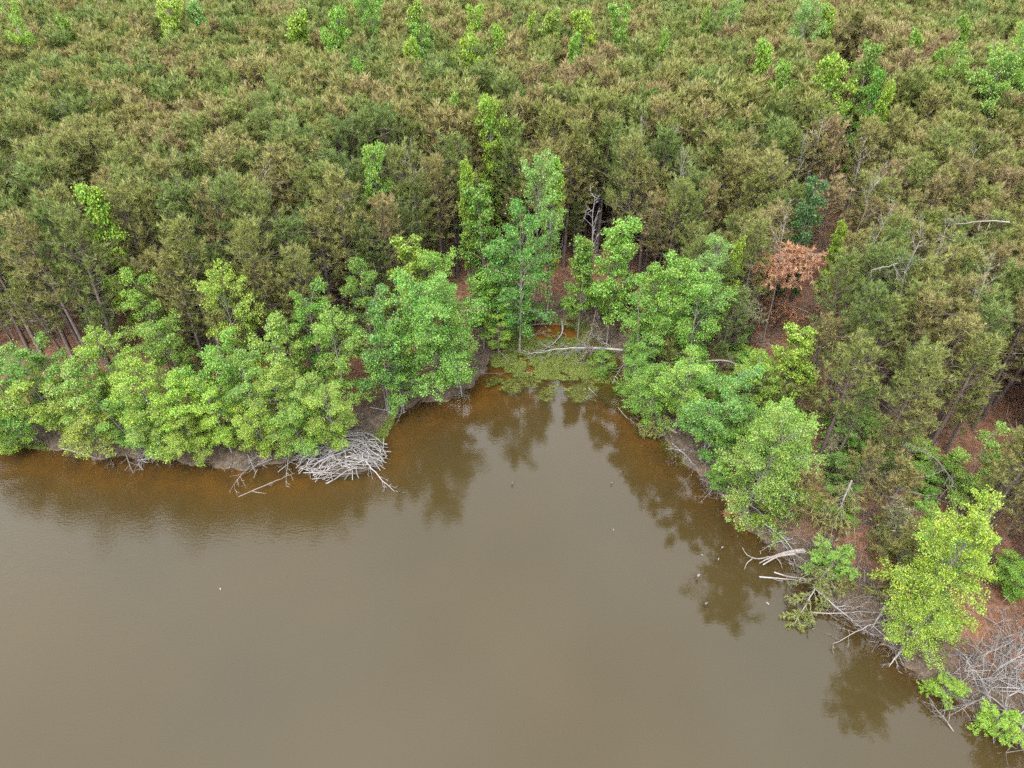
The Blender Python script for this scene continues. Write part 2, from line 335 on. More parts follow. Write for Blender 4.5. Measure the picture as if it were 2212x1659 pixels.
def broadleaf_parts(seed, h=8.0, r=2.5, nb=30, ns=8, nl=76, cb=.2, shape='round', stems=1, leaf=.10):
    rs = np.random.RandomState(seed); wood, limb, P_ = [], [], []
    for sidx in range(stems):
        n = 9; t = np.linspace(0, 1, n); a0 = rs.rand()*6.3 + sidx*6.3/stems; off = (.16*h if stems > 1 else .03*h)
        hh = h*(1 if sidx == 0 else .75+.2*rs.rand())
        tp = np.stack([off*math.cos(a0)*t**1.3+.02*h*np.sin(t*4+a0)*t, off*math.sin(a0)*t**1.3+.02*h*np.cos(t*3.3+a0)*t, t*hh*.96], 1)
        tp[:, :2] += np.array((math.cos(a0), math.sin(a0)))*.12*(stems > 1)
        wood.append((tp, (.0105*h)*(1-t)**.85*(1 if stems == 1 else .75)+.012))
        m = max(8, int(nb/stems))
        for i in range(m):
            q = cb+(.97-cb)*(i+rs.rand())/m; az = i*2.4+rs.randn()*.4+a0
            b = np.array([np.interp(q, t, tp[:, c]) for c in range(3)])
            f = (q-cb)/(1-cb)
            if shape == 'round': pf = math.sqrt(max(.08, 1-((f-.35)/.72)**2))
            elif shape == 'cone': pf = .22+.78*(1-f)**.8
            else: pf = math.sqrt(max(.12, 1-((f-.55)/.62)**2))
            L = r*pf*(.42+.85*rs.rand())*(1 if stems == 1 else .8); el = math.radians(8+45*f+rs.randn()*10)
            dh = np.array((math.cos(az), math.sin(az), 0)); u = np.linspace(0, 1, 5)[:, None]
            P = b+dh*L*u*math.cos(el)+np.array((0,0,1.))*(L*u*math.sin(el)+.25*L*(u-u**2)*1.6-.1*L*u**2)
            limb.append((P, .004*h*(1-.8*u[:, 0])*(.4+.6*pf)))
            for j in range(ns):
                uu = .3+.7*(j+rs.rand())/ns; c = np.array([np.interp(uu, u[:, 0], P[:, x]) for x in range(3)])
                a2 = az+(1 if j % 2 else -1)*(.45+.75*rs.rand()); l2 = max(.35, L*.42*(1.15-.65*uu))
                d = np.array((math.cos(a2), math.sin(a2), .15+.25*rs.randn()))*l2
                if j % 2 == 0: limb.append((np.stack([c, c+d*.5+(0,0,.03), c+d]), np.array((.010, .007, .004))))
                w_ = rs.rand(nl, 1)**.7; spread = rs.randn(nl, 3)*np.array((.14, .14, .06))
                P_.append(c+d*w_*1.1+np.array((0,0,-.10))*w_**2+spread)
    Pl = np.concatenate(P_)
    return tubes(wood, 6), tubes(limb, 3), leaves(rs, Pl, leaf)
def meshes_of_broadleaf(i, **kw):
    tr, li, le = broadleaf_parts(300+i, **kw)
    return dict(trunk=mesh('broadleaf_trunk', *tr, M_HBARK, smooth=True), limbs=mesh('broadleaf_limbs', *li, M_HBARK), crown=mesh('broadleaf_crown', *le, M_LEAF))
BROAD = {'r1': meshes_of_broadleaf(1), 'r2': meshes_of_broadleaf(2, nb=34, ns=8, nl=66), 'r3': meshes_of_broadleaf(3, stems=2, nb=30),
         'r4': meshes_of_broadleaf(4, stems=3, nb=34), 'r5': meshes_of_broadleaf(5, shape='top', nb=24),
         'b1': meshes_of_broadleaf(6, nb=44, ns=10, nl=72, r=3.2), 'b2': meshes_of_broadleaf(7, nb=42, ns=10, nl=68, r=3.0, stems=2),
         'n1': meshes_of_broadleaf(8, r=1.5, shape='cone', nb=40, ns=7, nl=48, cb=.3, leaf=.13), 'n2': meshes_of_broadleaf(9, r=1.7, shape='round', nb=38, ns=7, nl=50, cb=.28, leaf=.13),
         's1': meshes_of_broadleaf(10, h=8, r=4.2, nb=22, ns=7, nl=80, cb=.05, stems=3, leaf=.165), 's2': meshes_of_broadleaf(11, h=8, r=5.0, nb=24, ns=7, nl=80, cb=.03, stems=3, leaf=.175),
         't1': meshes_of_broadleaf(12, h=8, r=1.6, nb=34, ns=7, nl=44, cb=.2, shape='round', leaf=.08)}
BASE_R = {'r1': 2.5, 'r2': 2.5, 'r3': 2.5, 'r4': 2.5, 'r5': 2.5, 'b1': 3.2, 'b2': 3.0, 'n1': 1.5, 'n2': 1.7, 's1': 4.2, 's2': 5.0, 't1': 1.6}
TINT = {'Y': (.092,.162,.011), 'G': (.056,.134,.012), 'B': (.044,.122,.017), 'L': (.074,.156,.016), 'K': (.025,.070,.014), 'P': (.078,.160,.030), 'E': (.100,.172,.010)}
rnd = random.Random(5)
trees_xy = []
def broadleaf(name, x, y, h, r, kind, tint, label, cat='tree', group=None, lean=(0, 0)):
    z = g1(x, y); sx = r/BASE_R[kind]; sz = h/8.0
    o = empty(name, (x, y, z-.05), (math.radians(lean[0]), math.radians(lean[1]), 0), 1.0)
    o.scale = (sx, sx, sz)
    az = rnd.random()*6.28; o.rotation_mode = 'XYZ'
    tag(o, label, cat, group)
    c0 = TINT[tint]; j = 1+rnd.uniform(-.1, .1); k = 1+rnd.uniform(-.12, .12)
    for part, me in BROAD[kind].items():
        p = obj(part, me, o); p.rotation_euler.z = az
        if part == 'crown': p.color = (c0[0]*k, c0[1]*j, c0[2], 1)
    trees_xy.append((x, y, r, h)); return o
def apex(px, py, h):
    z = .6
    for _ in range(3):
        x, y = at(px, py, z+h); z = g1(x, y)
    return x, y

THICKET = 'yellow-green young broadleaf tree in the dense thicket along the pond bank'
TG = 'thicket trees on the bank'
SHORE = [  # apex in the picture, height, crown radius, kind, tint, lean (toward -y = over the water), label, group
 (285,592,9.0,2.0,'r2','L',(0,0),'light green tree with tall pointed crown behind the bank thicket, beside a drooping pine',None),
 (470,598,10.,2.1,'r1','Y',(0,0),'tall yellow-green tree rising highest out of the bank thicket',None),
 (575,668,8.6,2.2,'r3','L',(0,0),'light green tree with rounded crown just behind the tallest thicket tree',None),
 (660,640,8.4,2.0,'r5','G',(0,0),'mid-green tree in the thicket against the pine trunks',None),
 (775,575,9.0,1.9,'r2','G',(0,0),'slender green tree at the forest edge before dark pine trunks',None),
 (885,512,10.,1.6,'n2','Y',(0,0),'narrow yellow-green tree standing against bare pine trunks at the forest edge',None),
 (945,545,9.6,1.9,'r1','L',(0,0),'light green tree between the narrow forest-edge tree and the big overhanging tree',None),
 (925,618,9.6,3.3,'b1','G',(9,0),'big spreading green tree hanging out over the brown water of the cove',None),
 (985,650,8.2,2.0,'r3','L',(5,0),'light green tree leaning over the cove beside the big overhanging tree',None),
 (800,648,9.0,2.2,'r4','B',(0,0),'blue-green tree with darker crown above the stick lodge',None),
 (845,700,7.5,2.0,'r2','G',(3,0),'green tree on the bank between the stick lodge and the overhanging tree',None),
 (715,690,7.8,2.0,'r1','L',(0,0),'light green tree behind the stick lodge beside a bare grey snag',None),
 (1040,590,6.5,1.5,'n2','G',(0,0),'small slim tree at the cove corner beside a curved brown stem',None),
 (1075,660,4.5,1.4,'r5','Y',(0,0),'small yellowish tree with reddish tips at the corner of the cove',None),
 (40,722,8.0,2.4,'r4','G',(4,0),THICKET,TG),(130,775,7.0,2.2,'r3','L',(6,0),THICKET,TG),(205,735,7.0,2.0,'r1','Y',(0,0),THICKET,TG),
 (285,795,7.0,2.3,'r2','Y',(4,0),THICKET,TG),(60,815,5.8,2.1,'r5','Y',(6,0),THICKET,TG),(355,800,6.6,2.0,'r3','E',(4,0),THICKET,TG),
 (430,735,7.6,2.2,'r4','L',(0,0),THICKET,TG),(510,775,7.0,2.1,'r1','G',(3,0),THICKET,TG),(585,800,6.6,2.1,'r2','Y',(4,0),THICKET,TG),
 (650,800,6.2,1.9,'r3','L',(5,0),THICKET,TG),(440,845,5.6,1.9,'r5','E',(7,0),THICKET,TG),(540,870,5.0,1.8,'r4','Y',(8,0),THICKET,TG),
 (240,860,5.2,1.9,'r4','G',(8,0),THICKET,TG),(150,865,5.0,1.9,'r1','Y',(9,0),THICKET,TG),(385,885,4.6,1.7,'r2','Y',(9,0),THICKET,TG),
 (310,880,4.6,1.7,'r3','L',(9,0),THICKET,TG),(620,880,4.8,1.8,'r1','L',(7,0),THICKET,TG),(690,850,5.4,2.0,'r5','Y',(7,4),'yellow-green tree drooping its branches over the grey stick lodge',None),
 (-30,790,6.5,2.3,'r2','G',(4,0),THICKET,TG),(-60,860,5,2.0,'r3','Y',(8,0),THICKET,TG),(340,690,7.2,2.0,'r1','L',(0,0),THICKET,TG),
 (1165,352,13.,2.0,'r1','P',(0,0),'tall pale green tree at the head of the cove, behind the dark leafy one',None),
 (1195,322,13.,1.2,'n1','Y',(0,0),'thin yellow-green tree just behind the tall pale tree at the cove head',None),
 (1125,452,11.6,2.3,'r2','B',(0,0),'tall dark blue-green tree with pale trunk at the head of the cove',None),
 (1085,520,9.0,1.6,'n2','B',(0,0),'dark green tree pressed against the tall blue-green one at the cove head',None),
 (1265,500,9.2,1.4,'n1','G',(0,0),'slim green tree with bare lower trunk on the brown bank at the cove head',None),
 (1340,470,10.5,1.7,'n2','L',(0,0),'slender light green tree with feathery crown right of the slim cove-head tree'.replace('right of','next to'),None),
 (1455,535,10.,3.1,'b2','G',(0,0),'broad many-limbed green tree on the bank opposite the overhanging tree',None),
 (1412,630,8.2,2.0,'r4','G',(4,0),'green tree leaning toward the weedy shallows beside the broad many-limbed tree',None),
 (1552,505,11.,1.3,'t1','P',(0,0),'narrow pale blue-green tree with fine leaves behind the broad many-limbed tree',None),
 (1605,505,10.,.8,'n1','Y',(0,0),'very thin sapling wrapped in vine leaves before a dark gap',None),
 (1525,600,9.0,2.4,'r1','G',(0,0),'green tree filling the back of the clump behind the arching dead stem',None),
 (1398,752,5.4,1.7,'r3','G',(8,0),'low green tree dipping to the weedy shallows below a grey dead bush',None),
 (1495,775,6.4,2.1,'r5','L',(5,0),'light green tree under the long arching dead stem',None),
 (1420,800,5.2,1.8,'r2','G',(9,0),'mid-green tree reaching over the water at the weed bed',None),
 (1570,805,7.4,2.5,'r4','B',(6,0),'blue-green spreading tree on the narrow bank above brown reflections',None),
 (1640,770,6.2,1.6,'r2','Y',(0,0),'small yellow-green tree beside the arching dead stem\'s base',None),
 (1740,712,7.0,1.5,'n2','Y',(0,0),'bright yellow-green tree standing alone at the rust-coloured clearing',None),
 (1725,860,7.6,2.3,'b2','L',(5,0),'large light green tree on the bank next to the pale drooping pine',None),
 (1690,920,8.2,2.6,'b1','L',(8,0),'largest light green tree leaning over the water above the weathered log',None),
 (1600,880,5.4,1.9,'r3','G',(9,0),'small green tree squeezed against the bank between two spreading trees',None),
 (2108,1135,8.3,2.25,'b1','E',(2,2),'large bright yellow-green tree standing alone on the near bank',None),
 (2035,1310,4.6,1.5,'r2','Y',(8,-3),'bright green lower tree beside the lone yellow-green tree, over the water',None),
 (2165,955,6.0,2.0,'r4','L',(0,0),'light green tree on red ground beside a forked grey trunk',None),
]
for i, (px, py, h, r, k, tint, ln, lab, grp) in enumerate(SHORE):
    x, y = apex(px, py, h)
    broadleaf('broadleaf_tree', x, y+math.tan(math.radians(ln[0]))*h*.9, h, r*.87, k, tint, lab, 'tree', grp, ln)
SHRUB_G = 'shrubs under the pines'
for px, py, h, r, k, tint, lab in [
 (1130,640,2.6,1.7,'s1','B','dark green bush at the foot of the tall blue-green tree'),(1850,890,3.2,2.4,'s1','G','green bush under the pines by the pale drooping pine'),
 (1905,925,2.8,2.2,'s2','G','leafy green bush next to tilted pine stems'),(1960,950,2.4,2.2,'s2','L','low green bush on red pine straw'),
 (2050,985,2.2,1.8,'s1','G','small bush under a fallen pale stem'),(1700,985,2.5,1.6,'s1','B','bluish bush in the shade of the light green trees'),
 (2200,1010,2.6,1.8,'s1','Y','yellow-green bush at the forked grey trunk'),(1300,770,1.5,1.4,'s2','G','low bush beside the grey fallen tree in the cove'),
 (2055,1465,1.2,1.1,'s2','Y','bright green bush hanging over the water edge below the lone tree'),(2180,1540,1.5,1.2,'s1','Y','small green bush at the foot of the grey dead bush'),
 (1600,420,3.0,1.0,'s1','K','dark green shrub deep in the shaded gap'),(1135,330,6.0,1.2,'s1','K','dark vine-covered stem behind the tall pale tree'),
 (45,590,2.6,1.4,'s1','G','green bush at the foot of leaning pine trunks'),(1230,640,1.2,1.0,'s2','G','small shrub on the brown cove bank'),
 (2000,1010,1.8,1.6,'s2','G','spreading shrub beside the dead branch heap'),(1690,1040,1.6,1.0,'s1','G','small bush over the rusty hanging branches'),
 (1945,1175,1.0,.7,'s1','G','tiny green plant on the orange straw'),(1560,1010,1.5,1.0,'s1','G','low green shrub at the water edge'),
 (1660,1090,1.6,1.1,'s2','Y','yellow-green shrub at the trunk foot beside the weathered log')]:
    x, y = apex(px, py, h); broadleaf('shrub', x, y, h, r, k, tint, lab, 'bush')
EM = 'narrow bright green broadleaf tree poking up through the pine canopy'
EMG = 'broadleaf trees among the pines'
for px, py, h, r, k, tint, lab in [
 (178,376,14.,1.5,'n1','Y','bright yellow-green cone-shaped tree alone among pines above the thicket'),(1060,198,14.3,1.35,'n2','Y','bright oval green tree alone mid-forest behind the cove'),
 (975,188,13.6,.9,'n1','L',EM),(655,225,13.4,.6,'n1','G',EM),(478,178,13.4,.6,'n1','G',EM),(795,303,13.4,1.2,'n2','L',EM),
 (350,-8,14,1.9,'n2','Y',EM),(635,14,14,2.0,'n1','Y',EM),(718,12,14,1.5,'n2','L',EM),(700,50,13.2,1.1,'n1','L',EM),(795,-12,14,2.5,'r1','G','wide rounded green tree among far pines, broader than its neighbours'),
 (893,-8,14,1.6,'n1','L',EM),(910,48,13.5,1.5,'n2','G',EM),(880,66,13.6,1.4,'n1','Y',EM),(1005,72,13.5,1.5,'n2','Y',EM),(1022,2,14,1.4,'n2','Y',EM),
 (1075,38,13.8,1.2,'n1','Y',EM),(1190,8,14,1.7,'n1','L',EM),(1147,16,13.4,.9,'n1','Y',EM),(1268,18,14,1.7,'n2','Y',EM),(1240,58,13.4,1.1,'n1','L',EM),
 (1345,6,14,1.6,'n2','L',EM),(1443,52,13.3,.9,'n1','L',EM),(1445,118,13.0,.6,'n1','Y',EM),(1590,-5,13.6,1.7,'r2','P',EM),(1658,68,14.,1.6,'n1','Y',EM),
 (1702,125,13.3,1.3,'n2','L',EM),(1820,112,14.4,1.9,'n2','Y','yellow-tipped leafy tree standing out of the pines on the slope of brown crowns'),(1755,0,14,2.1,'r1','P','pale blue-green rounded tree next to a yellow-green one far back'),
 (1797,-8,14,1.6,'n1','Y',EM),(1893,82,13.4,1.5,'n2','G',EM),(1995,50,13.3,1.1,'n1','L',EM),(1908,140,13,1.0,'n2','G',EM),(1935,163,13.2,1.0,'n1','Y',EM),
 (2072,112,13.4,2.3,'r2','L','light green ragged tree beside the vine-draped mass'),(2165,120,14,3.2,'b2','L','wide vine-draped bright green mass among far pines'),(2212,105,14,2.8,'b1','L','bright green spreading crown joined to the vine-draped mass'),
 (2035,90,13.2,1.2,'n1','G',EM),(25,28,13.8,2.0,'r5','Y','loose yellow-green tree far back above pale dead branches'),(130,18,13.4,1.1,'n1','L',EM),(770,112,13,.9,'n1','L',EM),
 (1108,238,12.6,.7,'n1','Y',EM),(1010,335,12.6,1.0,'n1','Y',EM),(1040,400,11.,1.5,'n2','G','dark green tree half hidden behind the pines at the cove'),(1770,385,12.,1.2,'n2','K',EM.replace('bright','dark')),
 (1830,470,9.,.8,'n1','Y','thin yellow-green sapling beside the dark clearing of dead branches'),(405,-12,14,1.6,'n1','P',EM),(2100,20,13.5,1.2,'n1','G',EM),(1530,0,13.2,.8,'n1','L',EM)]:
    h = h+(1.3 if py < 90 else .9 if py < 170 else 0) if h > 12.5 else h; x, y = apex(px, py, h); broadleaf('broadleaf_tree', x, y, h, r*.92, k, tint, lab, 'tree', EMG if lab == EM else None)

# ------------------------------------------------------------------ the pine stand
GAPS = [(1285,470,2.0),(1790,500,3.4),(1690,600,3.0),(1700,735,2.6),(1745,720,2.2),(130,610,2.4),(60,690,2.2),(830,610,2.0),(1220,640,3.2),(1600,470,1.3),
        (2040,1060,2.6),(1960,1180,2.6),(1900,1260,2.2),(2150,1010,2.0),(1420,490,1.2),(330,640,1.6),(540,690,2.0),(2100,1300,3.0)]
gaps = [(*at(px, py, .8), r) for px, py, r in GAPS]
PINES = [meshes_of_pine(i, h=12, r=1.5+.12*(i % 4), nb=54+4*(i % 4), cb=.40+.05*(i % 3), ndead=10+i % 5) for i in range(12)]
cand = []
rp = np.random.RandomState(77); SPC = 1.78
for i, yy in enumerate(np.arange(12, 176, SPC)):
    half = 24+yy*.98
    for xx in np.arange(-half, half, SPC):
        x, y = xx+rp.uniform(-.72, .72)+(i % 2)*.5*SPC, yy+rp.uniform(-.72, .72)
        if x > -5 or y > 30: cand.append((x, y, rp.rand(), rp.rand(), rp.rand(), rp.rand()))
cand = [(*c, 0) for c in cand]
for _ in range(420):      # suppressed lower pines filling in under the edge of the stand
    x, y = rp.uniform(-38, 38), rp.uniform(12, 62); cand.append((x, y, rp.rand(), rp.rand(), rp.rand(), rp.rand(), 1))
cand = np.array(cand); sdc = sdist(cand[:, 0], cand[:, 1])
for i in np.where(cand[:, 6] == 1)[0]: sdc[i] = sdc[i] if 3.2 < sdc[i] < 15 else -1
need = np.where(cand[:, 0] < -12, 6.0, np.where(cand[:, 0] < 0, 7.0, np.where(cand[:, 1] > 40, 5.0, 3.6)))
ok = sdc > need
for gx, gy, gr in gaps: ok &= (cand[:, 0]-gx)**2+(cand[:, 1]-gy)**2 > gr*gr
for tx, ty, tr, th in trees_xy:
    ok &= (cand[:, 0]-tx)**2+(cand[:, 1]-ty)**2 > (min(tr, 2.2)*.5+(.4 if th > 4 else 0))**2
CLEAR = [(1632,528,1762,600,8.),(1655,660,1760,760,1.5),(1265,425,1308,540,3.),(1195,610,1255,690,1.),(1700,745,1820,800,5.),(1780,900,1880,985,3.),(1775,465,1840,520,2.),(1960,965,2075,1095,2.),(155,372,212,470,8.),(1038,195,1084,285,9.),(1775,108,1850,165,9.)]
g0 = gz(cand[:, 0], cand[:, 1])
for cx0, cy0, cx1, cy1, cz in CLEAR:
    cd = proj(*at((cx0+cx1)/2, cy1, cz), cz)[2]
    for hh in (12.2, 10.5, 9, 7.5, 6, 4.5):
        q = proj(cand[:, 0], cand[:, 1], g0+hh); ok &= ~((q[0] > cx0-8) & (q[0] < cx1+8) & (q[1] > cy0) & (q[1] < cy1) & (q[2] < cd-.5))
cand = cand[ok]; gzc = gz(cand[:, 0], cand[:, 1])
hts = 11.9+1.1*(cand[:, 2]-.5)+.8*(vnoise(cand[:, 0], cand[:, 1], 9, 8)-.5)
hts = hts*(1-.22*np.clip((cand[:, 0]-6)/8, 0, 1)*np.clip((58-cand[:, 1])/14, 0, 1)); hts = np.where(cand[:, 6] == 1, hts*(.42+.28*cand[:, 4]), hts); sdk = sdist(cand[:, 0], cand[:, 1]); hts = np.where(sdk < 11, hts*(1-.40*np.clip(cand[:, 5]*1.5-.5, 0, 1)), hts)
pxy = np.array([proj(x, y, z+h*.8) for x, y, z, h in zip(cand[:, 0], cand[:, 1], gzc, hts)])
vis = (pxy[:, 0] > -60) & (pxy[:, 0] < 2272) & (pxy[:, 1] > -40) & (pxy[:, 1] < 1659)
order = np.argsort(np.where(vis, pxy[:, 2], 1e9))
near = set(order[:300].tolist())
PL = ['full-crowned olive-green pine with slender bare trunk in the plantation stand', 'open-crowned pine with pale dead branches in the plantation stand', 'smaller pine at the water-side edge of the stand with its bare trunk showing']
PG = ['full-crowned plantation pines', 'open-crowned plantation pines', 'edge pines facing the pond']
LANDMARKS = [(1690,565,'the rust-red fallen pine'),(1700,690,'the rusty clearing'),(1285,470,'the silver snag behind the cove'),(178,430,'the lone yellow-green cone-shaped tree'),(1150,470,'the tall trees at the cove head'),
    (885,600,'the narrow yellow-green forest-edge tree'),(1455,640,'the broad many-limbed tree'),(1060,300,'the bright oval tree mid-forest'),(1790,500,'the dark clearing of dead branches'),(2090,1180,'the lone yellow-green bank tree'),
    (1740,800,'the bright tree at the rust-coloured clearing'),(470,700,'the tallest thicket tree'),(285,680,'the light green pointed thicket tree'),(2170,1040,'the forked grey trunk'),(1820,960,'the pale drooping ball of pine foliage'),(1600,560,'the thin vine-wrapped sapling'),
    (795,390,'the light green tree above the thicket'),(1830,540,'the thin sapling by the dark clearing'),(1040,480,'the half-hidden dark green tree'),(1950,1000,'the low bushes on red straw'),(2020,1060,'the arched bare sapling'),(60,690,'the arched bare stem on red ground')]
own = {}
for lpx, lpy, what in LANDMARKS:
    gx, gy = at(lpx, lpy, .8); i = min((k for k in near if k not in own), key=lambda k: (cand[k, 0]-gx)**2+(cand[k, 1]-gy)**2)
    own[i] = 'plantation pine standing closest to '+what
for i in sorted(near):
    x, y, a, b, c, d, low = cand[i]; v = int(b*12) % 12
    o = empty('pine_tree', (x, y, gzc[i]-.05), (math.radians((d-.5)*7), math.radians((c-.5)*7), 0))
    s = hts[i]/12; wx = s*(.92+.3*d); o.scale = (wx, wx, s)
    kx = 2 if low or sdc[ok][i] < 9 else (0 if v % 2 else 1)
    tag(o, own.get(i, PL[kx]), 'pine tree', None if i in own else PG[kx])
    for part, me in PINES[v][0].items():
        p = obj(part, me, o); p.rotation_euler.z = a*6.28
        if part == 'dead_branches': p['kind'] = 'stuff'
# beyond the three hundred: one wood
far = np.array([i for i in range(len(cand)) if i not in near])
pm = bpy.data.meshes.new('pine_wood'); pm.vertices.add(len(far))
pm.vertices.foreach_set('co', np.stack([cand[far, 0], cand[far, 1], gzc[far]-.05], 1).astype(np.float32).ravel())
for nm, arr in (('kind_index', (cand[far, 3]*12).astype(np.int32) % 12),):
    a_ = pm.attributes.new(nm, 'INT', 'POINT'); a_.data.foreach_set('value', arr)
for nm, arr in (('turn', np.stack([(cand[far, 5]-.5)*.12, (cand[far, 4]-.5)*.12, cand[far, 2]*6.28], 1)),
                ('size', np.stack([hts[far]/12*(.92+.3*cand[far, 5])]*2+[hts[far]/12], 1))):
    a_ = pm.attributes.new(nm, 'FLOAT_VECTOR', 'POINT'); a_.data.foreach_set('vector', arr.astype(np.float32).ravel())
wood = obj('pine_wood', pm)
tag(wood, 'olive and brown canopy of the pine plantation stretching away behind the pond', 'wood', kind='stuff')
src = bpy.data.collections.new('pine_kinds')
for i, (_, parts) in enumerate(PINES):
    src.objects.link(bpy.data.objects.new('pine_kind_%02d' % i, merged_pine(parts)))
ng = bpy.data.node_groups.new('pine_wood', 'GeometryNodeTree')
ng.interface.new_socket('Geometry', in_out='INPUT', socket_type='NodeSocketGeometry'); ng.interface.new_socket('Geometry', in_out='OUTPUT', socket_type='NodeSocketGeometry')
gn = ng.nodes; gi, go = gn.new('NodeGroupInput'), gn.new('NodeGroupOutput'); ip = gn.new('GeometryNodeInstanceOnPoints'); ci = gn.new('GeometryNodeCollectionInfo')
ci.inputs[0].default_value = src; ci.inputs['Separate Children'].default_value = True; ci.inputs['Reset Children'].default_value = True
ip.inputs['Pick Instance'].default_value = True
def named(nm, typ):
    nd = gn.new('GeometryNodeInputNamedAttribute'); nd.data_type = typ; nd.inputs[0].default_value = nm; return nd.outputs[0]
L = ng.links.new
L(gi.outputs[0], ip.inputs['Points']); L(ci.outputs[0], ip.inputs['Instance']); L(named('kind_index', 'INT'), ip.inputs['Instance Index'])
L(named('turn', 'FLOAT_VECTOR'), ip.inputs['Rotation']); L(named('size', 'FLOAT_VECTOR'), ip.inputs['Scale']); L(ip.outputs[0], go.inputs[0])
wood.modifiers.new('pine_wood', 'NODES').node_group = ng

lx0, ly0 = at(735, 975, .3)
# ------------------------------------------------------------------ dead wood, bent and fallen pines
def P3(px, py, z): return np.array((*at(px, py, z), z))
def curve(pts, n=14):
    pts = np.asarray(pts, float); d = np.r_[0, np.cumsum(np.linalg.norm(np.diff(pts, axis=0), axis=1))]; m = len(pts)
    t = np.linspace(0, d[-1], n); out = np.empty((n, 3)); tan = np.gradient(pts, d, axis=0)
    for k, tt in enumerate(t):
        i = min(max(np.searchsorted(d, tt)-1, 0), m-2); h = d[i+1]-d[i]; s = (tt-d[i])/h
        out[k] = ((2*s**3-3*s**2+1)*pts[i]+(s**3-2*s**2+s)*h*tan[i]+(-2*s**3+3*s**2)*pts[i+1]+(s**3-s**2)*h*tan[i+1])
    return out
def dead_tree(name, label, cat, pts, r0, nb, bl, mat, seed, fwd=.7, hang=0.0, up=0.0, foliage=None, dens=10, t0=.2, twigs=4, floor=None, group=None, flat=1.0, nl=.26, sides=5):
    """main stem through pts (world), nb branches each with twigs; hang pulls branches down, up lifts them"""
    rs = np.random.RandomState(seed); pts = np.array([np.asarray(p, float) for p in pts]); base = pts[0].copy()
    C = curve(pts-base); n = len(C); t = np.linspace(0, 1, n); L = np.linalg.norm(np.diff(C, axis=0), axis=1).sum()
    C = C + rs.randn(n, 3)*.006*L*t[:, None]*np.array((1,1,.5))
    o = empty(name, base); tag(o, label, cat, group)
    obj('trunk', mesh('trunk', *tubes([(C, r0*(1-.85*t)+.004)], sides), mat, smooth=True), o)
    T = unit(np.gradient(C, axis=0)); fc, fa = [], []
    for i in range(nb):
        q = t0+(1-t0)*(i+rs.rand())/nb; b = np.array([np.interp(q, t, C[:, k]) for k in range(3)]); tg = unit(np.array([np.interp(q, t, T[:, k]) for k in range(3)]))
        a = rs.randn(3); a = unit(a-tg*(a@tg)); a[2] *= flat
        ln = bl*(.55+.7*rs.rand())*(1.15-.65*q); u = np.linspace(0, 1, 6)[:, None]
        d = unit(a+tg*fwd+np.array((0,0,up))); Pb = b+d*ln*u+np.array((0,0,-hang))*ln*u**1.7+np.cumsum(rs.randn(6, 3), 0)*.035*ln*u
        tl = [(Pb, max(.012, r0*.36*(1-.6*q))*(1-.8*u[:, 0])+.003)]
        for j in range(twigs):
            m = rs.randint(1, 6); a2 = unit(rs.randn(3)*.8+d+np.array((0,0,-hang*.8+up*.4))); l2 = ln*(.25+.3*rs.rand())
            e = Pb[m]+a2*l2+np.array((0,0,-hang*.3*l2)); e[2] = Pb[m][2]+(e[2]-Pb[m][2])*max(flat, .35)
            tl.append((np.stack([Pb[m], (Pb[m]+e)/2+rs.randn(3)*.03*l2, e]), np.array((.015, .011, .006))*(.75+r0*3)))
            if foliage: fc += [e, (Pb[m]+e)/2]; fa += [a2, a2]
        if foliage:
            for uu in range(2, 6): fc.append(Pb[uu]); fa.append(unit(Pb[uu]-Pb[uu-1]))
        v, f = tubes(tl, 3)
        if floor is not None: v[:, 2] = np.maximum(v[:, 2], floor-base[2]+rs.rand()*.03)
        obj('branch', mesh('branch', v, f, mat), o)
    if foliage:
        fc, fa = np.array(fc), unit(np.array(fa)+np.array((0,0,-.35*hang)))
        nv, nf = needles(rs, fc, fa, dens, nl, .04, .5)
        if floor is not None: nv[:, 2] = np.maximum(nv[:, 2], floor-base[2]+.01)
        obj('foliage', mesh('foliage', nv, nf, foliage), o)
    return o
def stem(px, py, h):
    x, y = apex(px, py, h); z = g1(x, y); return np.array((x, y, z)), h
def upright(name, label, px, py, h, r0, nb, bl, mat, seed, lean=(0, 0), group=None, cat='dead tree', **kw):
    b, h = stem(px, py, h); top = b+np.array((0, 0, h)); b2 = b-np.array((*lean, 0.1))
    return dead_tree(name, label, cat, [b2, b2*.6+top*.4+(.06*h*.3, 0, 0), top], r0, nb, bl, mat, seed, up=.5, group=group, **kw)

dead_tree('arched_dead_tree', 'long bare pine stem arching over small trees by the water', 'dead tree', [P3(1648,815,.7), P3(1605,792,2.5), P3(1550,778,3.4), P3(1500,786,3.2), P3(1452,804,2.5)], .10, 14, 1.3, M_DEAD, 1, hang=1.0, t0=.35, twigs=5)
dead_tree('bent_pine', 'pale grey-green pine top drooping beside the rust-coloured clearing', 'pine tree', [P3(1850,770,3.2), P3(1815,748,5.0), P3(1775,748,5.2), P3(1735,768,4.6), P3(1698,802,3.4)], .07, 24, 1.5, M_DEAD, 2, hang=.8, foliage=M_PALE, dens=9, twigs=4)
dead_tree('fallen_pine', 'toppled dead pine with rust-red needles hung up among green pines', 'dead pine', [P3(1775,550,8.0), P3(1725,552,8.4), P3(1680,562,8.2), P3(1638,578,7.2)], .08, 46, 1.9, M_DEAD, 3, hang=.4, foliage=M_RUST, dens=16, twigs=5, t0=.12, nl=.3, flat=.5)
dead_tree('fallen_pine', 'rusty brown heap of fallen pine branches at the red clearing', 'dead pine', [P3(1790,700,1.6), P3(1730,668,3.0), P3(1660,652,3.2)], .08, 26, 1.8, M_TWIG, 4, hang=.5, foliage=M_RUST, dens=9, twigs=4)
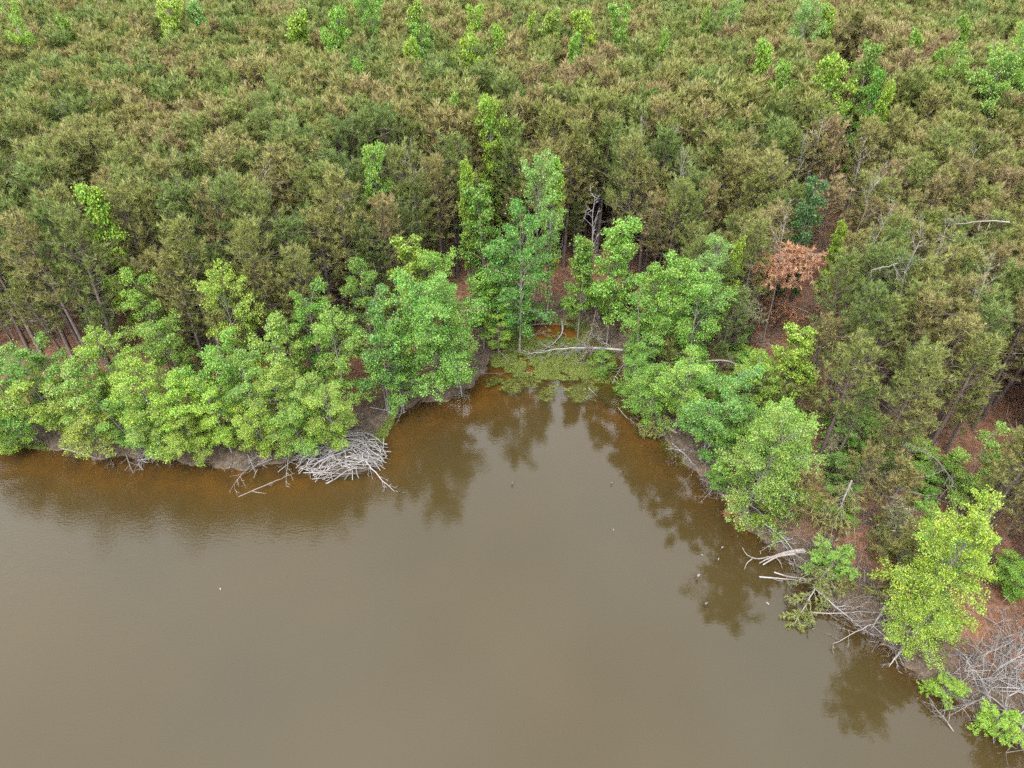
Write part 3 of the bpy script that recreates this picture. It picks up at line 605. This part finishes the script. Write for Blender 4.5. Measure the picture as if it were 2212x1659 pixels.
dead_tree('fallen_log', 'bare stem slanting across the rust-coloured clearing', 'log', [P3(1840,745,.8), P3(1790,705,1.8), P3(1735,655,2.6)], .06, 5, .7, M_TWIG, 41, twigs=2)
dead_tree('arched_dead_tree', 'pale bare stem arching over red ground behind the thicket', 'dead tree', [P3(-30,722,1.6), P3(30,697,2.9), P3(110,694,3.2), P3(165,700,2.9), P3(214,716,2.0)], .07, 14, .9, M_DEAD, 5, hang=1.0, t0=.1)
dead_tree('bent_pine', 'pale olive pine bent over above the thicket with long bare twigs', 'pine tree', [P3(290,640,4.0), P3(240,612,6.0), P3(170,622,6.0), P3(110,648,5.0), P3(75,668,4.2)], .07, 30, 1.6, M_DEAD, 6, hang=.5, foliage=M_PINE, dens=16, twigs=5)
dead_tree('fallen_tree', 'bare grey fallen tree lying across the green weeds in the cove', 'dead tree', [P3(1345,756,.7), P3(1290,752,.7), P3(1215,753,.6), P3(1140,766,.3)], .085, 26, 1.8, M_SILV, 7, fwd=1.1, flat=.4, twigs=8, t0=.08, floor=.14)
dead_tree('log', 'thick curved grey branch lying in the weeds behind the fallen tree', 'log', [P3(1214,695,.2), P3(1213,722,.25), P3(1195,742,.2), P3(1170,758,.12)], .09, 4, .5, M_SILV, 8, flat=.3, twigs=2, floor=.03)
upright('dead_tree', 'silver bare snag with upswept branches at the dark gap behind the cove', 1283, 418, 10.0, .11, 20, 1.5, M_SILV, 9, twigs=5)
upright('dead_tree', 'bare white branches spreading beside the tall blue-green tree', 1188, 478, 8.2, .09, 16, 1.8, M_SILV, 10, t0=.55, twigs=6)
upright('dead_tree', 'bare grey snag standing in a dark hole of the thicket', 676, 705, 5.6, .06, 12, .9, M_SILV, 11, twigs=4)
upright('dead_tree', 'thin bare grey twigs rising from the thicket above the lodge', 628, 800, 4.4, .05, 12, .9, M_SILV, 12, twigs=4)
upright('dead_tree', 'small bare grey sapling at the cove corner by the big overhanging tree', 1062, 628, 4.5, .045, 12, .9, M_SILV, 13, twigs=4)
upright('dead_tree', 'bare brown sapling with a broom of branches in the clearing', 1768, 640, 4.0, .05, 18, 1.2, M_TWIG, 14, twigs=5)
upright('dead_tree', 'bare grey pine trunk at the foot of the rust-red fallen pine', 1640, 590, 5.0, .08, 8, .9, M_DEAD, 15, twigs=3)
o = dead_tree('log', 'thick weathered grey log with torn roots reaching into the water', 'log', [P3(1738,1190,.62), P3(1695,1196,.46), P3(1660,1206,.34), P3(1640,1216,.22)], .12, 0, 1, M_DEAD, 16, sides=7)
for k, (pts, r) in enumerate([([P3(1665,1202,.3), P3(1630,1206,.3), P3(1612,1197,.3), P3(1604,1183,.42)], .05), ([P3(1625,1207,.25), P3(1614,1216,.12), P3(1608,1230,.02)], .03),
                              ([P3(1675,1203,.3), P3(1685,1214,.18), P3(1690,1228,.02)], .03), ([P3(1735,1188,.68), P3(1695,1194,.54), P3(1660,1206,.38)], .11), ([P3(1716,1196,.5), P3(1682,1201,.42), P3(1648,1220,.15)], .09)]):
    C = curve(pts, 9)-np.array(o.location); obj('root' if k < 3 else 'split_wood', mesh('root', *tubes([(C, r*(1-.6*np.linspace(0, 1, 9)))], 6), M_DEAD, smooth=True), o)
dead_tree('fallen_pine', 'yellow-green fallen pine top trailing its needles in the water', 'pine tree', [P3(1800,1215,1.0), P3(1778,1245,1.0), P3(1750,1290,.7), P3(1718,1345,.25)], .06, 26, 1.15, M_DEAD, 17, hang=.45, foliage=M_YELO, dens=13, twigs=4, floor=.03, t0=.05, flat=.7, nl=.2)
dead_tree('fallen_pine', 'small green pine tip caught on the fallen yellow-green pine', 'pine tree', [P3(1800,1240,1.0), P3(1822,1255,1.1), P3(1842,1262,.9)], .03, 10, .6, M_TWIG, 18, foliage=M_YELO, dens=14, nl=.2)
for k, (pts, r, nb, lab) in enumerate([
    ([P3(1758,1268,.75), P3(1800,1306,.5), P3(1835,1335,.35), P3(1868,1364,.12)], .055, 8, 'long grey pole sloping from the bank into the brush at the water'),
    ([P3(1972,1327,.6), P3(1920,1338,.42), P3(1860,1360,.3), P3(1800,1392,.05)], .05, 10, 'bare forked branch reaching from the brown bank toward the water'),
    ([P3(1912,1308,1.1), P3(1900,1330,.8), P3(1882,1358,.3)], .075, 3, 'short upright grey stub on the brush heap'),
    ([P3(1965,1345,.4), P3(1915,1352,.3), P3(1850,1352,.2)], .045, 6, 'grey stick lying under the forked branch'),
    ([P3(1740,1322,.1), P3(1800,1325,.3), P3(1880,1320,.45)], .045, 8, 'long stick along the waterline below the fallen pine'),
    ([P3(1955,1395,.35), P3(1935,1420,.25), P3(1920,1440,.0)], .08, 3, 'dark log sliding off the bank near the lone yellow-green tree'),
    ([P3(1640,1246,.03), P3(1690,1250,.0), P3(1740,1255,.15)], .045, 2, 'half-sunk grey log just out from the weathered log'),
    ([P3(1672,1236,.05), P3(1705,1246,.12), P3(1745,1250,.3)], .045, 3, 'peeled brown log pointing into the water'),
    ([P3(1716,1262,.08), P3(1730,1250,.2), P3(1748,1238,.35)], .03, 1, 'short pale stick crossing the peeled brown log'),
    ([P3(1560,1068,.05), P3(1590,1095,.3), P3(1625,1130,.5)], .04, 3, 'straight pale stick leaning off the dark bank'),
    ([P3(2212,1570,.3), P3(2185,1545,.4), P3(2150,1512,.5), P3(2110,1490,.5)], .07, 6, 'grey fallen stem on the bank below the grey dead bush'),
    ([P3(2215,1565,.35), P3(2190,1590,.15), P3(2165,1606,.02)], .04, 3, 'pale bent branch dipping into the corner of the pond'),
    ([P3(2175,1520,.3), P3(2174,1545,.2), P3(2176,1580,.0)], .05, 2, 'grey post-like stick standing at the muddy edge'),
    ([P3(2060,1580,.02), P3(2040,1552,.12), P3(2012,1520,.2)], .03, 9, 'small bare branch floating near the bank'),
    ([P3(132,968,.12), P3(190,983,.10), P3(215,990,.12), P3(250,984,.15)], .05, 6, 'white peeled branch lying in the water before the thicket'),
    ([P3(1065,742,.35), P3(1082,762,.2), P3(1102,784,.03)], .03, 5, 'straight pale pole leaning into the weedy shallows'),
    ([P3(1010,800,.05), P3(1050,806,.1), P3(1090,806,.03)], .022, 2, 'thin stick floating at the cove corner'),
    ([P3(1236,778,.03), P3(1255,784,.06), P3(1280,780,.04)], .03, 0, 'pale stick floating on the green weeds'),
    ([P3(1272,838,.02), P3(1290,856,.05)], .028, 0, 'brown stick floating beside the green weed bed'),
    ([P3(1335,880,-.02), P3(1352,900,.02), P3(1378,918,.03)], .03, 0, 'dark sunken stick at the edge of the weed bed'),
    ([P3(515,1074,-.03), P3(580,1045,.0), P3(636,1022,.05)], .04, 2, 'long half-sunk pole in the brown water before the lodge'),
    ([P3(600,1020,.0), P3(625,1000,.1), P3(650,980,.3)], .03, 1, 'thin stick leaning from the lodge into the water'),
    ([P3(545,1062,-.02), P3(575,1066,.03)], .025, 0, 'small pale stick floating beside the half-sunk pole'),
    ([P3(862,862,.6), P3(868,885,.3), P3(858,912,.02)], .035, 7, 'grey root-like branch hanging off the bank by the lodge'),
    ([P3(800,880,.5), P3(840,888,.4), P3(866,896,.2)], .03, 2, 'grey stick on the brown bank behind the lodge'),
    ([P3(1120,705,.3), P3(1170,700,.35), P3(1260,704,.35)], .05, 3, 'long grey log at the back of the cove weeds'),
    ([P3(1140,735,.1), P3(1160,720,.2), P3(1200,725,.15)], .035, 9, 'tangle of short grey branches at the back of the weeds'),
    ([P3(1650,1130,.6), P3(1690,1160,.6), P3(1720,1200,.6)], .05, 6, 'dead branch along the bank above the weathered log')]):
    dead_tree('stick' if r < .04 else 'log', lab, 'stick' if r < .04 else 'log', pts, r, nb, .6+6*r, M_DEAD if k % 3 else M_SILV, 200+k, flat=.5, twigs=3, floor=-.1)
def dead_bush(label, px, py, z, size, n, mat, seed, up=.5):
    """many thin bare branches fanning out of one foot"""
    b = P3(px, py, z); b[2] = g1(b[0], b[1])-.05; rs = np.random.RandomState(seed); o = empty('dead_bush', b); tag(o, label, 'dead bush')
    for i in range(n):
        d = unit(np.array((rs.randn(), rs.randn(), up+.7*rs.rand()))); ln = size*(.5+.7*rs.rand()); u = np.linspace(0, 1, 6)[:, None]
        foot = np.array((rs.randn(), rs.randn(), .1*rs.rand()))*size*.28; swirl = np.cross(d, (0, 0, 1.))*rs.randn()*.45
        Pb = foot+d*ln*u+(np.array((0,0,-.35))+swirl)*ln*u**2+np.cumsum(rs.randn(6, 3), 0)*.05*ln*u; tl = [(Pb, .022*(1-.75*u[:, 0])+.005)]
        for j in range(7):
            m = rs.randint(1, 6); e = Pb[m]+unit(rs.randn(3)*.7+d)*ln*(.2+.3*rs.rand()); tl.append((np.stack([Pb[m], (Pb[m]+e)/2+rs.randn(3)*.03, e]), np.array((.012, .009, .005))))
        obj('branch', mesh('branch', *tubes(tl, 3), mat), o)
    return o
dead_bush('large grey bare bush with fanned thin branches on the near bank', 2150, 1455, .6, 2.7, 52, M_SILV, 20, .35)
dead_bush('second grey bare bush behind the large one on the near bank', 2215, 1400, .6, 2.0, 26, M_SILV, 21)
dead_bush('white bare branches fanning out at the thicket foot above the water', 320, 965, .5, 1.6, 24, M_SILV, 22, .1)
dead_bush('smaller white bare branches at the thicket foot', 365, 958, .5, 1.2, 14, M_SILV, 23, .1)
dead_bush('grey bare bush between the low green trees over the weed bed', 1425, 778, .8, 1.6, 30, M_SILV, 24)
dead_bush('brown brush heap at the waterline beside the stubs', 1915, 1370, .4, 1.1, 30, M_TWIG, 25, .1)
dead_bush('brown dead bush on the bank between the fallen pine and the lone tree', 1840, 1300, .6, 1.0, 20, M_TWIG, 26, .1)
dead_bush('brown tangle of branches at the end of the weathered log', 1760, 1215, .7, 1.2, 24, M_TWIG, 27, .15)
dead_bush('grey twig tangle on the bank at the pond edge beside the thicket', 30, 905, .6, 1.3, 24, M_TWIG, 28, .15)
dead_bush('dark brown tangle under the pines in the clearing of dead branches', 1780, 540, .9, 2.8, 34, M_TWIG, 29, .5)
dead_bush('reddish bare brush beside the clearing of dead branches', 1840, 560, .9, 2.2, 24, M_TWIG, 30, .5)
dead_bush('brown hanging brush at the cove head', 1290, 715, .5, 1.3, 26, M_TWIG, 31, .4)
dead_bush('bare brush heap beside the pale stem over red straw', 2020, 1010, .9, 1.8, 26, M_TWIG, 32, .4)
dead_bush('dead brown brush at the foot of the rusty branch heap', 1640, 720, .9, 1.8, 22, M_TWIG, 33, .4)
dead_tree('dead_tree', 'bare curved dead pine leaning into the weeds at the cove head', 'dead tree', [P3(1300,610,4.2), P3(1283,690,2.4), P3(1268,745,1.0), P3(1260,782,.15)], .045, 16, 1.1, M_TWIG, 40, hang=.3, foliage=M_TWIG, dens=2, t0=.35)
dead_tree('dead_pine', 'rust-brown pine branch hanging over the water edge', 'dead branch', [P3(1610,1035,2.2), P3(1595,1068,1.6), P3(1580,1108,.6)], .04, 16, .8, M_TWIG, 42, hang=.8, foliage=M_RUST, dens=7)
dead_tree('bent_pine', 'broken pine top hanging with bare forked stem and green-grey needles', 'pine tree', [P3(1840,1038,3.4), P3(1824,1075,3.0), P3(1808,1120,1.8)], .07, 22, 1.5, M_DEAD, 43, hang=.7, foliage=M_PINE, dens=12, t0=.05)
upright('dead_tree', 'thin brown dying pine on the orange straw beside the lone tree', 1952, 1085, 4.2, .06, 26, 1.2, M_TWIG, 44, foliage=M_PALE, dens=6)
dead_tree('bent_pine', 'dark olive pine branch sprawling on the bank beside the lone tree', 'pine tree', [P3(2000,1205,1.9), P3(1960,1232,1.6), P3(1905,1288,.8)], .06, 24, 1.5, M_DEAD, 45, hang=.45, foliage=M_PINE, dens=13, t0=.05)
dead_tree('arched_dead_tree', 'bare sapling leaning in an arch with brown twigs over red straw', 'dead tree', [P3(2072,1088,.9), P3(2058,1042,3.0), P3(2022,992,4.4), P3(1955,952,5.2)], .06, 18, 1.3, M_DEAD, 46, hang=.5, t0=.3)
dead_tree('fallen_log', 'pale fallen stem lying across the red straw behind the lone tree', 'log', [P3(2085,1098,1.1), P3(2010,1074,1.2), P3(1915,1046,1.3)], .055, 10, .9, M_DEAD, 47, flat=.5)
dead_tree('bent_pine', 'ball of drooping pale grey-green pine foliage behind the bank trees', 'pine tree', [P3(1885,905,2.4), P3(1850,918,3.2), P3(1815,940,3.0), P3(1790,990,1.8)], .06, 26, 1.2, M_DEAD, 48, hang=.8, foliage=M_PALE, dens=12, t0=.1)
dead_tree('fallen_pine', 'small green pine top lying at the edge of the weed bed', 'pine tree', [P3(1462,935,.9), P3(1425,915,1.0), P3(1380,922,.4)], .045, 18, 1.0, M_DEAD, 49, hang=.35, foliage=M_YELO, dens=14, floor=.03, t0=.1, flat=.6, nl=.2)
dead_tree('bent_pine', 'pale pine leaning toward the broad many-limbed tree with feathery needles', 'pine tree', [P3(1640,700,3.0), P3(1610,660,5.5), P3(1580,630,6.5), P3(1555,625,6.4)], .06, 26, 1.5, M_DEAD, 50, hang=.5, foliage=M_PALE, dens=14)
for k, (pts, lab) in enumerate([([P3(1655,650,1.5), P3(1640,600,3.5), P3(1650,560,5)], 'straight thin dead stem in front of the rust-red fallen pine'), ([P3(1700,800,1), P3(1660,740,1.8), P3(1640,720,2.6)], 'slanting bare pole beside the rusty heap'),
    ([P3(1740,690,1), P3(1745,640,3), P3(1765,600,4.5)], 'bare leaning stem in the middle of the clearing'), ([P3(430,640,2), P3(330,620,4), P3(270,590,5)], 'slanting bare stem behind the light green thicket tree'),
    ([P3(2212,1000,1.2), P3(2170,1040,1.0), P3(2130,1095,.9)], 'grey stem lying by the forked trunk'), ([P3(2000,560,9), P3(1940,570,10.5), P3(1880,585,11)], 'pale broken stem hung up across brown pine crowns'),
    ([P3(2180,480,11.5), P3(2120,478,12.2), P3(2060,485,12)], 'pale stem lying over the pine canopy on the brown slope')]):
    dead_tree('arched_dead_tree', lab, 'dead tree', pts, .05, 8, .9, M_DEAD, 300+k, hang=.2)
DT = 'bare pale dead pine top showing among the green pine crowns'
rr = random.Random(9)
for k, (px, py) in enumerate([(345,195),(128,235),(415,275),(590,255),(600,330),(560,380),(1105,250),(1250,265),(1385,255),(1445,290),(1480,330),(1560,110),
    (1700,455),(1740,300),(1780,270),(1870,310),(1900,370),(1930,440),(1990,500),(2060,470),(2110,330),(2150,560),(1620,290),(1500,190),(1420,150),(1200,205),(960,260),(880,330)]):
    upright('dead_pine', DT, px, py-rr.uniform(4, 16), 11.7+rr.random(), .045, 13, 1.7, M_DEAD, 500+k, t0=.68, twigs=4, group='bare pine tops in the canopy', lean=(rr.uniform(-1, 1), rr.uniform(-1, 1)))

YOUNG = meshes_of_pine(40, h=4, r=1.1, nb=30, cb=.06, ndead=6)[0], meshes_of_pine(41, h=4, r=1.3, nb=34, cb=.1, ndead=10)[0]
ru = random.Random(31); n_s = n_p = n_d = tries = 0
taken = [(x, y) for x, y, r, h in trees_xy]
while (n_s < 34 or n_p < 22 or n_d < 22) and tries < 9000:
    tries += 1; x, y = ru.uniform(2, 36), ru.uniform(8, 48); s_ = float(sdist(x, y)[0])
    if not .9 < s_ < 8.5 or min((x-a)**2+(y-b)**2 for a, b in taken) < 1.2: continue
    q = proj(x, y, 1.5)
    if q[0] > 2260 or q[1] > 1659 or (q[0] > 2030 and q[1] > 1280): continue
    if any(a-30 < q[0] < c+30 and b-30 < q[1] < d+60 for a, b, c, d, _ in CLEAR) and ru.random() < .8: continue
    taken.append((x, y)); k = ru.choice('sspd')
    if k == 's' and n_s < 34:
        n_s += 1; h = ru.uniform(1.2, 3.2); tint = ru.choice('GGLYB')
        broadleaf('shrub', x, y, h, h*ru.uniform(.45, .7), ru.choice(('s1', 's2', 'r4')), tint, 'leafy green shrub in the undergrowth of the wooded bank', 'bush', 'undergrowth shrubs')
    elif k == 'p' and n_p < 22:
        n_p += 1; sc_ = ru.uniform(.5, 1.15); o = empty('young_pine', (x, y, g1(x, y)-.05), (ru.uniform(-.15, .15), ru.uniform(-.15, .15), ru.random()*6), sc_)
        tag(o, 'young bushy pine in the undergrowth of the wooded bank', 'pine tree', 'undergrowth young pines')
        for part, me in YOUNG[n_p % 2].items():
            p = obj(part, me, o)
            if part == 'dead_branches': p['kind'] = 'stuff'
    elif k == 'd' and n_d < 22:
        n_d += 1; o = dead_bush('bare brown brush in the undergrowth of the wooded bank', *proj(x, y, .8)[:2], .8, ru.uniform(.8, 1.7), 16, M_TWIG if n_d % 3 else M_DEAD, 700+n_d, .3); o['group'] = 'undergrowth brush'
rw = random.Random(12); wl = [p for p in shore if 3.5 < p[0] < 24] ; ll = [p for p in shore if p[0] < -8]
for k in range(46):
    pool = wl if k % 3 else ll; i = rw.randrange(len(pool)-1); f = rw.random(); x = pool[i][0]*(1-f)+pool[i+1][0]*f+rw.uniform(-.3, .6); y = pool[i][1]*(1-f)+pool[i+1][1]*f+rw.uniform(-.2, .6)
    if (x-lx0)**2+(y-ly0)**2 < 9: continue
    z = max(0, g1(x, y))
    if k % 2:
        o = dead_bush('low grey-brown brush tangle at the waterline', *proj(x, y, z)[:2], z, rw.uniform(.5, 1.0), 12, M_DEAD if k % 4 == 1 else M_TWIG, 800+k, .1); o['group'] = 'waterline brush'
    else:
        az = rw.uniform(2.6, 5.4) if pool is wl else rw.uniform(3.6, 5.8); ln = rw.uniform(.8, 2.4); d = np.array((math.cos(az), math.sin(az), 0)); b = np.array((x, y, z+.25))
        dead_tree('driftwood', 'bare dead branch lying off the bank into the water', 'driftwood', [b-d*.3, b+d*ln*.5+(0, 0, .02), np.array((*(b+d*ln)[:2], .02))], rw.uniform(.02, .045), 6, ln*.4, (M_DEAD, M_SILV, M_TWIG)[k % 3], 840+k, flat=.5, twigs=3, floor=-.05, group='branches lying off the bank')
# the lodge: a mound of peeled sticks
lx, ly = at(735, 975, .3); lodge = empty('stick_lodge', (lx, ly, 0)); tag(lodge, 'mound of pale grey peeled sticks built at the water edge', 'beaver lodge')
rs = np.random.RandomState(3); RX, RY, HZ = 2.8, 2.1, 1.0
a = np.linspace(0, 2*math.pi, 25)[:-1]; V = [(0, 0, HZ*.8)]; Fq = []
for ring in range(1, 6):
    f = ring/5
    V += [(RX*f*.93*math.cos(t)*(1+.08*rs.randn()), RY*f*.93*math.sin(t)*(1+.08*rs.randn()), HZ*.8*(1-f**1.8)-.12*(ring == 5)) for t in a]
F3 = np.array([(0, 1+i, 1+(i+1) % 24) for i in range(24)]); F4 = np.array([(1+r*24+i, 1+(r+1)*24+i, 1+(r+1)*24+(i+1) % 24, 1+r*24+(i+1) % 24) for r in range(4) for i in range(24)])
obj('mud_core', mesh('mud_core', np.array(V), [F4, F3], M_MUDD, smooth=True), lodge)
STK = []
for k in range(8):
    u = np.linspace(-.5, .5, 5); P = np.stack([u, (.02+.012*k)*np.sin(u*(3+k)+k), .02*np.cos(u*4+k)], 1); fk = np.stack([P[3], P[3]+(.16, .09*(-1)**k, .02)]); STK.append(mesh('stick', *tubes([(P, np.linspace(.022, .010, 5))]+([(fk, np.array((.009, .005)))] if k % 2 else []), 4), M_SILV if k % 3 else M_DEAD))
from mathutils import Euler
for i in range(300):
    t = rs.rand()*2*math.pi; f = math.sqrt(rs.rand())*.98; x, y = RX*f*math.cos(t), RY*f*math.sin(t); z = HZ*(1-f**1.8)+.03+.10*rs.rand()
    ln = .8+1.6*rs.rand()**1.5; az = rs.choice((rs.normal(.25, .35), rs.normal(-.5, .4), rs.rand()*3.14), p=(.4, .25, .35))
    sl = -HZ*1.8*f**.8*((math.cos(az)*math.cos(t)/RX)+(math.sin(az)*math.sin(t)/RY))*.8
    s = obj('stick', STK[i % 8], lodge); s.location = (x, y, max(z, .05)); s.scale = (ln, 1.0+rs.rand()*1.0, 1.0+rs.rand()*1.0); s.rotation_euler = Euler((rs.rand()*6, -math.atan(sl)+rs.randn()*.08, az))
lb = dead_tree('driftwood', 'long forked bare branch running from the stick lodge out into the water', 'branch', [P3(745,955,1.0), P3(785,992,.5), P3(815,1025,.22), P3(850,1062,.04)], .06, 10, 1.1, M_SILV, 60, fwd=1.6, flat=.35, twigs=4, floor=.01, t0=.25)
# things in the open water
for k, (px, py, h, r, lab) in enumerate([(1500,1252,.38,.09,'pale-topped stump sticking out of the water beside tree reflections'),(1516,1308,.34,.07,'thin dark stake in the open water beyond the pale-topped stump'),(1552,1212,.22,.06,'short tilted stub in the water off the weathered log'),(1552,1188,.2,.06,'dark stub nearest the dark bank water off the weathered log'),(1106,1050,.22,.05,'tiny dark stub standing alone in the middle of the cove mouth'),(1319,1046,.16,.04,'tiny stub in open water toward the bank with the blue-green tree')]):
    x, y = at(px, py); o = empty('stump', (x, y, -.25)); tag(o, lab, 'stump'); rs = np.random.RandomState(k); u = np.linspace(0, 1, 6)
    P = np.stack([.12*u*rs.randn(), .12*u*rs.randn(), u*(h+.25)], 1)
    obj('trunk', mesh('stump', *tubes([(P, r*(1-.3*u))], 6), M_WET, smooth=True), o)
    obj('broken_top', mesh('top', *tubes([(P[-2:]+np.array([[0,0,.04],[.02,0,.06]]), np.array((r*.85, r*.4)))], 6), M_FOAM if k == 0 else M_DEAD), o)
for px, py, s, lab in [(1658,1304,.10,'pale floating bottle-like scrap in the brown tree reflection'),(476,1273,.09,'small white scrap floating far out in open water'),(1516,1199,.07,'pale scrap floating off the weathered log'),(1325,1145,.06,'tiny pale speck floating in mid-pond'),(22,961,.09,'white scrap at the weedy edge before the thicket')]:
    x, y = at(px, py); rs = np.random.RandomState(px); u = np.linspace(0, 1, 7); P = np.stack([(u-.5)*s*1.8, .02*np.sin(u*4), 0*u+.02], 1)
    o = obj('floating_scrap', mesh('scrap', *tubes([(P, s*.45*np.sin(.25+u*2.6)**.6)], 6), M_FOAM, smooth=True)); o.location = (x, y, 0); o.rotation_euler.z = -.8; tag(o, lab, 'debris')
for k, (px, py, lab) in enumerate([(1908,1228,'chunk of bright orange rotten wood on the bank'),(1932,1200,'long piece of orange rotten wood beside a sprawling pine branch'),(1942,1185,'upper piece of orange rotten wood under the dying pine')]):
    x, y = at(px, py, .8); z = g1(x, y); rs = np.random.RandomState(k); u = np.linspace(0, 1, 7); P = np.stack([(u-.5)*.7, .06*np.sin(u*5), .16+.05*np.cos(u*3)], 1)
    V, Q = tubes([(P, .15*np.sin(.3+u*2.4)**.7)], 7); V += rs.randn(*V.shape)*.02
    o = obj('rotten_wood', mesh('rot', V, Q, M_ORNG)); o.location = (x, y, z); o.rotation_euler.z = .9; tag(o, lab, 'rotten wood')

# ------------------------------------------------------------------ litter, dry grass and pond weed: uncountable
def inpoly(x, y, pg):
    ins = np.zeros(x.shape, bool); n = len(pg)
    for i in range(n):
        a, b = pg[i], pg[(i+1) % n]; c = (a[1] > y) != (b[1] > y)
        ins ^= c & (x < (b[0]-a[0])*(y-a[1])/((b[1]-a[1]) or 1e-9)+a[0])
    return ins
rs = np.random.RandomState(21)
def scatter(n, smin, smax, ylo, yhi, xlo=-45, xhi=42):
    x, y = rs.uniform(xlo, xhi, n), rs.uniform(ylo, yhi, n); s = sdist(x, y); k = (s > smin) & (s < smax); return x[k], y[k]
def twig_mesh(name, x, y, ln, r, mat, lift=.03, tilt=.25):
    n = len(x); az = rs.rand(n)*6.28; L_ = ln*(.4+1.2*rs.rand(n)); z = gz(x, y); d = np.stack([np.cos(az), np.sin(az), rs.randn(n)*tilt], 1)*L_[:, None]*.5
    c = np.stack([x, y, np.maximum(z, -.03)+lift*rs.rand(n)], 1); bend = rs.randn(n, 3)*.08*L_[:, None]; A, M_, B = c-d, c+bend*np.array((1,1,.3)), c+d
    sd_ = unit(np.cross(d, np.array((0,0,1.)))); up_ = np.array((0,0,1.)); R = (r*(.5+rs.rand(n)))[:, None]
    V = np.stack([q+o_*R*f for q, f in ((A, 1), (M_, .8), (B, .4)) for o_ in (sd_, -sd_*.5+up_*.87, -sd_*.5-up_*.87)], 1).reshape(-1, 3)
    b = (np.arange(n)*9)[:, None, None]; q = np.array([[s*3+k, s*3+(k+1) % 3, s*3+3+(k+1) % 3, s*3+3+k] for s in range(2) for k in range(3)])
    return mesh(name, V, (b+q[None]).reshape(-1, 4), mat)
x, y = scatter(52000, -.3, 2.6, 8, 56); tag(obj('bank_twigs', twig_mesh('bank_twigs', x, y, .5, .014, M_DEAD, .12)), 'grey twigs and driftwood littering the pond bank', 'twigs', kind='stuff')
x, y = scatter(40000, 1.5, 24, 8, 75); tag(obj('forest_litter', twig_mesh('forest_litter', x, y, .9, .014, M_TWIG, .25, .35)), 'brown fallen branches and pine straw under the pines', 'litter', kind='stuff')
x, y = scatter(90000, .1, 3.5, 8, 56)
C = np.stack([x, y, gz(x, y)], 1); nv, nf = needles(rs, C, np.tile((0, 0, 1.), (len(C), 1)), 5, .28, .022, .7)
tag(obj('dry_grass', mesh('dry_grass', nv, nf, needle_material('dry_grass', [(0, (.075,.056,.032)), (.5, (.10,.078,.047)), (1, (.055,.056,.022))]))), 'short dry tan grass on the pond bank', 'grass', kind='stuff')
def weed(name, label, pg, n, sink=0.0, seed=4, thr=.35):
    r = np.random.RandomState(seed); pg = np.array([at(*p) for p in pg]); lo, hi = pg.min(0), pg.max(0)
    x, y = r.uniform(lo[0], hi[0], n), r.uniform(lo[1], hi[1], n)
    k = inpoly(x, y, pg) & (vnoise(x, y, 1.1, seed)*.6+vnoise(x, y, .4, seed+1)*.4 > thr) & (gz(x, y) < .06); x, y = x[k], y[k]
    C = np.stack([x, y, np.maximum(gz(x, y), 0)*1.0-sink+.01+.02*r.rand(len(x))], 1); A = unit(np.stack([r.randn(len(x)), r.randn(len(x)), .25+.3*r.rand(len(x))], 1))
    nv, nf = needles(r, C, A, 6, .20, .04, .8); z0 = np.repeat(C[:, 2], 18); nv[:, 2] = z0+np.clip(nv[:, 2]-z0, -.02, .10 if not sink else .02)
    tag(obj(name, mesh(name, nv, nf, M_WEED)), label, 'pond weed', kind='stuff')
weed('pond_weed', 'yellow-green weed mat filling the head of the cove', [(1060,752),(1090,722),(1130,700),(1180,684),(1250,684),(1300,705),(1330,745),(1330,800),(1290,812),(1240,822),(1160,818),(1090,808),(1062,790)], 26000, 0, 4, .42)
weed('pond_weed', 'olive sunken weed bed along the cove bank', [(1270,800),(1330,770),(1400,880),(1440,940),(1390,930),(1340,890),(1290,860)], 12000, .05, 6, .38)
weed('pond_weed', 'dark green sunken weed fringe in front of the cove mat', [(1080,805),(1160,815),(1280,812),(1280,845),(1180,850),(1090,835)], 9000, .07, 8, .45)
weed('pond_weed', 'thin green weed strip along the bank before the thicket', [(-60,920),(0,935),(100,955),(110,975),(0,958),(-60,945)], 6000, 0, 10, .3)
weed('pond_weed', 'green weed fringe beside the stick lodge', [(800,880),(860,880),(850,910),(825,960),(800,960)], 3500, 0, 12, .4)
weed('pond_weed', 'scattered weed clumps straggling out from the cove mat', [(1040,800),(1080,770),(1300,770),(1345,830),(1330,870),(1180,868),(1060,850)], 16000, .03, 14, .56)
weed('pond_weed', 'scattered weed clumps along the bank past the weed bed', [(1360,860),(1420,930),(1500,1010),(1480,1020),(1400,960),(1345,900)], 9000, .04, 16, .55)
